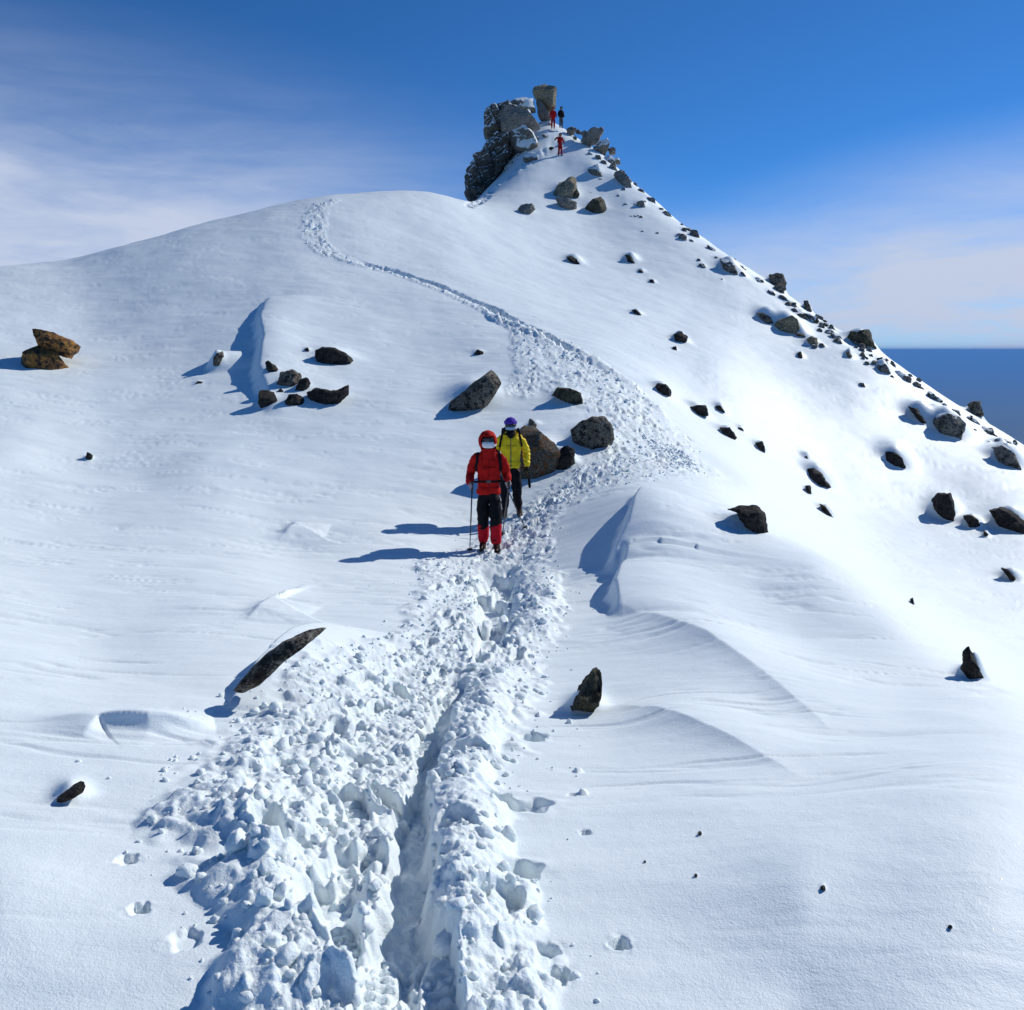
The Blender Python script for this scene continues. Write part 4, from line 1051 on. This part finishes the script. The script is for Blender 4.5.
def people():
    # ---- hiker in red, coming down the path
    f = hit(H, 489, 548.5); loc = Vector((f.x, f.y, Hs(f.x, f.y) - .02)); rz = -math.atan2(f.x, f.y)
    lab = 'hiker in red hooded jacket and crimson gaiters coming down the path'
    gr = (-.225, -.24, .955); gl = (.275, -.16, .965)
    e, j = person(lab, loc, rz, dict(
        pelvis=(0, .02, .91), chest=(0, -.01, 1.255), neckb=(0, -.04, 1.405), neck=(.0, -.06, 1.46), jaw=(-.008, -.10, 1.50), head=(-.012, -.10, 1.56), crown=(-.010, -.085, 1.62),
        shl=(.175, -.01, 1.355), shr=(-.175, -.01, 1.355), elr=(-.262, .05, 1.08), wrr=(-.25, -.17, .985), ell=(.25, .07, 1.09), wrl=(.275, -.10, .99),
        hil=(.085, .02, .85), hir=(-.085, .02, .85), knl=(.095, -.11, .47), knr=(-.08, -.01, .45), anl=(.10, -.12, .11), anr=(-.08, .07, .10)),
        dict(jacket='red', trousers='black', boots='boot', gaiter='pink', hem=.77, bulk=1.03))
    hc = (-.010, -.088, 1.562)
    hood = shell('hood', hc, (.128, .150, .145), lambda v: not (v.y < -.70 and -.72 < v.z < .45) and v.z > -.93)
    link('hood', hood, FM['red'], e)
    link('hood_collar', skin('hood_collar', *chain((0, -.02, 1.36, .115, .10), (0, -.05, 1.43, .105, .10), (0, -.08, 1.475, .098, .102)), '1', 2), FM['red2'], e)
    link('goggles', face_band('goggles', (0, -.09, 0), (.088, .098), 1.570, 1.615, 1.15, .022), FM['lens'], e)
    link('face_mask', face_band('face_mask', (0, -.095, 0), (.084, .095), 1.475, 1.562, 1.25, .016, .016), FM['white'], e)
    link('glove', hand('glove', j['wrr'], gr, (.09, -.02, 1), (-.5, .9, 0)), FM['pale'], e)
    link('glove', hand('glove', j['wrl'], gl, (-.2, -.1, 1), (.5, .9, 0)), FM['pale'], e)
    # chest strap and belt of the pack belong to the pack
    tipr = loc + Matrix.Rotation(rz, 3, 'Z') @ Vector((-.25, -.32, 0))
    def loc_tip(x, y): 
        w = loc + Matrix.Rotation(rz, 3, 'Z') @ Vector((x, y, 0)); return (x, y, Hs(w.x, w.y) - loc.z - .02)
    pole('trekking pole planted in the snow by the red hiker, held in front', loc, rz, gr, loc_tip(-.27, -.12))
    pole('trekking pole trailing behind the red hiker', loc, rz, gl, loc_tip(.20, .75))
    b = empty('backpack', loc, 'dark red backpack worn by the red hiker', 'backpack', None, rz)
    link('bag', skin('bag', *chain((0, .24, .95, .13, .09), (0, .25, 1.12, .15, .11), (0, .23, 1.32, .14, .10), (0, .20, 1.42, .09, .07)), '1', 3), FM['black'], b)
    for s in (-1, 1):
        link('shoulder_strap', ribbon('shoulder_strap', [((s * .11, .17, 1.38), (0, .6, .8)), ((s * .13, .06, 1.440), (0, .1, 1)), ((s * .145, -.07, 1.41), (0, -.6, .8)), ((s * .155, -.145, 1.32), (0, -1, .3)), ((s * .165, -.165, 1.22), (0, -1, .0)), ((s * .175, -.15, 1.14), (s * .2, -1, 0))], .038, .010, j['cloth']), FM['black'], b)
    link('hip_belt', ribbon('hip_belt', [((.235 * math.sin(a), -.182 * math.cos(a) + .005, 1.0), (math.sin(a), -math.cos(a), 0)) for a in np.linspace(-1.15, 1.15, 13)], .028, .008, j['cloth']), FM['black'], b)
    link('buckle', ribbon('buckle', [((-.03, -.192, 1.0), (0, -1, 0)), ((.03, -.192, 1.0), (0, -1, 0))], .036, .014, j['cloth']), FM['grey'], b)
    # ---- hiker in yellow behind
    f = hit(H, 510.5, 515.5); loc = Vector((f.x, f.y, Hs(f.x, f.y) - .02)); rz = -math.atan2(f.x, f.y) + .05
    lab = 'hiker in yellow puffy jacket and purple beanie walking behind the red one'
    gl = (.265, -.08, .80)
    gr = (.02 - .25, -.20, .90)
    e, j = person(lab, loc, rz, dict(ell=(.275, .05, 1.09), wrl=(.272, -.04, .865), shl=(.17, .01, 1.36), shr=(-.17, .01, 1.36), elr=(-.26, .05, 1.09), wrr=(-.25, -.12, .94),
        hil=(.09, .0, .86), hir=(-.09, 0, .86), knl=(.10, -.06, .47), knr=(-.10, -.01, .47), anl=(.14, -.06, .12), anr=(-.09, .06, .10)),
        dict(jacket='yellow', trousers='black', boots='boot', hem=.80, bulk=1.02), opts=('quilt',), sc=.94)
    hc = (0, -.022, 1.60)
    link('beanie', shell('beanie', hc, (.100, .116, .098), lambda v: v.z > -.12 + .25 * v.y, .014), FM['purple'], e)
    link('beanie_cuff', face_band('beanie_cuff', (0, -.022, 0), (.096, .112), 1.588, 1.632, math.pi * .999, .012, 0, 30), FM['purple'], e)
    gl_ = link('sunglasses', face_band('sunglasses', (0, -.03, 0), (.082, .098), 1.548, 1.592, 1.2, .020), FM['lens'], e)
    link('face_mask', face_band('face_mask', (0, -.032, 0), (.074, .090), 1.492, 1.548, 1.3, .012, .012), FM['blue'], e)
    link('neck_scarf', skin('neck_scarf', *chain((0, -.055, 1.33, .045, .05), (0, -.05, 1.40, .070, .075), (0, -.02, 1.455, .080, .085), (0, -.02, 1.50, .070, .078)), '2', 2), FM['black'], e)
    link('glove', hand('glove', j['wrl'], gl, (.1, -1, .3), (.2, .0, 1), .55), FM['black'], e)
    link('glove', hand('glove', j['wrr'], gr, (0, -.1, 1), (-.4, .9, 0)), FM['black'], e)
    for s in (-1, 1):
        pass
    b = empty('backpack', loc, 'black backpack worn by the yellow hiker', 'backpack', None, rz)
    link('bag', skin('bag', *chain((0, .24, .98, .13, .09), (0, .25, 1.14, .15, .10), (0, .23, 1.34, .14, .09), (-.06, .20, 1.44, .12, .07)), '1', 3), FM['black'], b)
    for s in (-1, 1):
        link('shoulder_strap', ribbon('shoulder_strap', [((s * .10, .17, 1.36), (0, .6, .8)), ((s * .115, .04, 1.425), (0, .1, 1)), ((s * .13, -.07, 1.375), (0, -.7, .7)), ((s * .145, -.132, 1.29), (0, -1, .2)), ((s * .16, -.165, 1.22), (0, -1, 0)), ((s * .20, -.11, 1.12), (s * .5, -1, 0))], .030, .010, j['cloth']), FM['black'], b)
    def loc_tip2(x, y):
        w = loc + Matrix.Rotation(rz, 3, 'Z') @ Vector((x, y, 0)); return (x, y, Hs(w.x, w.y) - loc.z - .02)
    pole('trekking pole planted in front of the yellow hiker', loc, rz, gr, loc_tip2(.20, -.75))
    d = tag(link('hanging_mitten', skin('hanging_mitten', *chain((.285, -.10, .745, .006), (.287, -.10, .66, .008), (.29, -.10, .60, .034, .022), (.295, -.10, .53, .042, .026), (.30, -.10, .48, .030, .02)), '2', 2), FM['black']), 'black mitten dangling from the hand of the yellow hiker', 'mitten')
    d.location = loc; d.rotation_euler = (0, 0, rz)
    # ---- climbers near the top, a few pixels each
    def far(u, v, lab, J, C, opts=(), dz=0, rz=0, dist=None):
        if dist:
            th, s = ray(u, v); q = Vector((dist * math.sin(th), dist * math.cos(th), dist * float(s)))
        else:
            q = hit(H, u, v); q.z = Hs(q.x, q.y)
        e, j = person(lab, q + Vector((0, 0, dz)), rz, J, C, 'climbers near the summit', False, 1.0, opts)
        hc = j['head']
        link('hood', shell('hood', hc, (.12, .135, .135), lambda v: not (v.y < -.7 and -.6 < v.z < .4), .015, 2), FM[C['hood']], e)
        link('backpack_bag' if False else 'rucksack', skin('rucksack', *chain((0, .22, 1.0, .13, .08), (0, .23, 1.2, .15, .10), (0, .20, 1.4, .10, .07)), '1', 1), FM['black'], e) if 'pack' in opts else None
        return e
    far(560, 156, 'climber in red standing on the summit snow face', dict(elr=(-.42, -.02, 1.25), wrr=(-.55, -.15, 1.05), ell=(.3, 0, 1.1), wrl=(.32, -.1, .9), anl=(.16, .0, .1), anr=(-.12, .05, .1)), dict(jacket='red2', trousers='red2', boots='boot', hood='black', bulk=1.1), ('pack',), rz=.4)
    SIT = dict(pelvis=(0, 0, .22), chest=(0, -.02, .58), neckb=(0, -.02, .74), neck=(0, -.03, .80), jaw=(0, -.06, .845), head=(0, -.05, .905), crown=(0, -.04, .965), shl=(.165, 0, .69), shr=(-.165, 0, .69),
               ell=(.25, -.06, .45), elr=(-.25, -.06, .45), wrl=(.12, -.28, .45), wrr=(-.12, -.28, .45), hil=(.09, -.04, .20), hir=(-.09, -.04, .20), knl=(.14, -.42, .42), knr=(-.14, -.42, .42), anl=(.13, -.46, .08), anr=(-.13, -.46, .08))
    far(553, 129, 'climber in red standing below the crowning block', {}, dict(jacket='red', trousers='red2', boots='boot', hood='red', bulk=1.2), ('pack',), dist=71.8)
    far(561, 128.5, 'climber in dark jacket standing beside the one in red', {}, dict(jacket='black', trousers='grey', boots='boot', hood='grey', bulk=1.2), ('pack',), rz=.5, dist=72.0)

# ------------------------------------------------------------------ valley, air, sky, light
def surroundings():
    # far valley floor, out to the horizon
    n = 96; rr = [300, 1500, 4000, 10000, 30000, 140000]; V = [(0, 0, -1500)]; Fq = []
    bm = bmesh.new(); rings = []
    for r in rr:
        rings.append([bm.verts.new((r * math.sin(2 * math.pi * k / n), r * math.cos(2 * math.pi * k / n), -1500 + (0 if r > 20000 else 120 * mnoise.noise(Vector((r * math.sin(2 * math.pi * k / n) / 3000, r * math.cos(2 * math.pi * k / n) / 3000, 3)))))) for k in range(n)])
    c = bm.verts.new((0, 0, -1500))
    for k in range(n): bm.faces.new((c, rings[0][(k + 1) % n], rings[0][k]))
    for A, B in zip(rings[:-1], rings[1:]):
        for k in range(n): bm.faces.new((A[k], A[(k + 1) % n], B[(k + 1) % n], B[k]))
    bmesh.ops.recalc_face_normals(bm, faces=bm.faces)
    me = bpy.data.meshes.new('valley'); bm.to_mesh(me); bm.free()
    m, nt, p = mat('forested_valley')
    co = N(nt, 'ShaderNodeTexCoord').outputs['Object']; a = noise_n(nt, co, .0004, 6, .6)
    r = ramp(nt, a.outputs[0], [(.35, (.025, .045, .04)), (.7, (.06, .08, .07))]); nt.links.new(r.outputs[0], p.inputs['Base Color']); p.inputs['Roughness'].default_value = .9
    tag(link('valley', me, m), kind='structure')
    # air
    if HAZE:
        bm = bmesh.new(); bmesh.ops.create_cube(bm, size=1)
        for v in bm.verts: v.co = Vector((v.co.x * 300000, v.co.y * 300000, -1640 if v.co.z < 0 else 45))
        me = bpy.data.meshes.new('haze'); bm.to_mesh(me); bm.free()
        m = bpy.data.materials.new('valley_air'); m.use_nodes = True; nt = m.node_tree; nt.nodes.clear()
        o = nt.nodes.new('ShaderNodeOutputMaterial'); pv = nt.nodes.new('ShaderNodeVolumePrincipled')
        pv.inputs['Color'].default_value = HAZE_COL; pv.inputs['Density'].default_value = HAZE; pv.inputs['Anisotropy'].default_value = 0
        nt.links.new(pv.outputs[0], o.inputs['Volume'])
        h = tag(link('haze', me, m), 'pale blue haze filling the valley below the skyline', 'haze', None, 'stuff')
    # sun
    az, el = R(SUN_AZ), R(SUN_EL)
    sd = bpy.data.lights.new('sun', 'SUN'); sd.energy = SUN_E; sd.angle = R(.5); sd.color = (1, .985, .94)
    so = bpy.data.objects.new('sun', sd); COL.objects.link(so)
    d = Vector((math.sin(az) * math.cos(el), math.cos(az) * math.cos(el), math.sin(el)))
    so.rotation_euler = d.to_track_quat('Z', 'Y').to_euler(); so.location = d * 60
    # sky with high thin cloud
    w = bpy.data.worlds.new('World'); SC.world = w; w.use_nodes = True; nt = w.node_tree; nt.nodes.clear()
    out = nt.nodes.new('ShaderNodeOutputWorld'); bg = nt.nodes.new('ShaderNodeBackground'); nt.links.new(bg.outputs[0], out.inputs[0])
    sky = N(nt, 'ShaderNodeTexSky'); sky.sky_type = 'NISHITA'; sky.sun_disc = False; sky.sun_elevation = el; sky.sun_rotation = az
    sky.altitude = 4000; sky.air_density = 1.0; sky.dust_density = .4; sky.ozone_density = 3.0
    co = N(nt, 'ShaderNodeTexCoord').outputs['Generated']
    hs = N(nt, 'ShaderNodeMix', data_type='RGBA', blend_type='MULTIPLY'); hs.inputs[0].default_value = 1; hs.inputs[7].default_value = SKY_TINT
    nt.links.new(sky.outputs[0], hs.inputs[6])
    # cloud sheets: a band low over the land, torn by noise
    se = N(nt, 'ShaderNodeSeparateXYZ'); nt.links.new(co, se.inputs[0])
    mp = N(nt, 'ShaderNodeMapping'); mp.inputs['Scale'].default_value = (1.1, 1.1, 5.5); mp.inputs['Rotation'].default_value = (.10, .22, 0); nt.links.new(co, mp.inputs[0])
    n1 = noise_n(nt, mp.outputs[0], 1.6, 5, .55); n1.inputs['Distortion'].default_value = .4
    n2 = noise_n(nt, mp.outputs[0], 5.5, 8, .66); n2.inputs['Distortion'].default_value = .6
    add = N(nt, 'ShaderNodeMath', operation='MULTIPLY_ADD'); add.inputs[1].default_value = .35; nt.links.new(n2.outputs[0], add.inputs[0]); nt.links.new(n1.outputs[0], add.inputs[2])
    def lobe(dirn, wid, gain):
        dt = N(nt, 'ShaderNodeVectorMath', operation='DISTANCE')
        dv = Vector(dirn).normalized(); dt.inputs[1].default_value = dv; 
        sm = N(nt, 'ShaderNodeVectorMath', operation='MULTIPLY'); nt.links.new(co, sm.inputs[0]); sm.inputs[1].default_value = (1, 1, wid[1])
        dt.inputs[1].default_value = (dv.x, dv.y, dv.z * wid[1]); nt.links.new(sm.outputs[0], dt.inputs[0])
        mr = N(nt, 'ShaderNodeMapRange', interpolation_type='SMOOTHSTEP'); mr.inputs[1].default_value = wid[0]; mr.inputs[2].default_value = 0; mr.inputs[3].default_value = 0; mr.inputs[4].default_value = gain
        nt.links.new(dt.outputs['Value'], mr.inputs[0]); return mr.outputs[0]
    tot = None
    for dr, wd, g in SKY_LOBES:
        l = lobe(dr, wd, g)
        if tot is None: tot = l
        else:
            a = N(nt, 'ShaderNodeMath', operation='ADD'); nt.links.new(tot, a.inputs[0]); nt.links.new(l, a.inputs[1]); tot = a.outputs[0]
    mr = N(nt, 'ShaderNodeMapRange', interpolation_type='SMOOTHSTEP'); mr.inputs[1].default_value = .42; mr.inputs[2].default_value = .95; nt.links.new(add.outputs[0], mr.inputs[0])
    pw = N(nt, 'ShaderNodeMath', operation='MULTIPLY_ADD'); pw.inputs[1].default_value = 1.05; pw.inputs[2].default_value = .32; nt.links.new(mr.outputs[0], pw.inputs[0])
    fm = N(nt, 'ShaderNodeMath', operation='MULTIPLY'); fm.use_clamp = True; nt.links.new(tot, fm.inputs[0]); nt.links.new(pw.outputs[0], fm.inputs[1])
    nt.links.new(mix(nt, fm.outputs[0], hs.outputs[2], CLOUD), bg.inputs[0])
    bg.inputs[1].default_value = SKY_S
    w.cycles.sampling_method = 'AUTOMATIC'

SUN_AZ, SUN_EL, SUN_E = 56, 35, 3.3
SKY_S = .082; SKY_TINT = (.31, .80, 1.22, 1); CLOUD = (5.9, 6.7, 8.5)
# direction, (size, flattening), strength
SKY_LOBES = [((-.66, 1, .09), (.88, 3.1), 1.1), ((.72, 1, .07), (.56, 2.9), 1.3), ((.1, 1, .05), (.6, 4), .35), ((.66, 1, .015), (.40, 6), .85)]
HAZE = 5.0e-5; HAZE_COL = (.20, .50, 1, 1)

rocks()
MOUNDS.extend(PENDING)
build_ground()
build_clods()
people()
surroundings()
SC.view_settings.view_transform = 'Standard'; SC.view_settings.look = 'None'; SC.view_settings.gamma = 1; SC.view_settings.exposure = .18
SC.render.engine = 'CYCLES'
SC.cycles.volume_bounces = 0
SC.cycles.max_bounces = 8
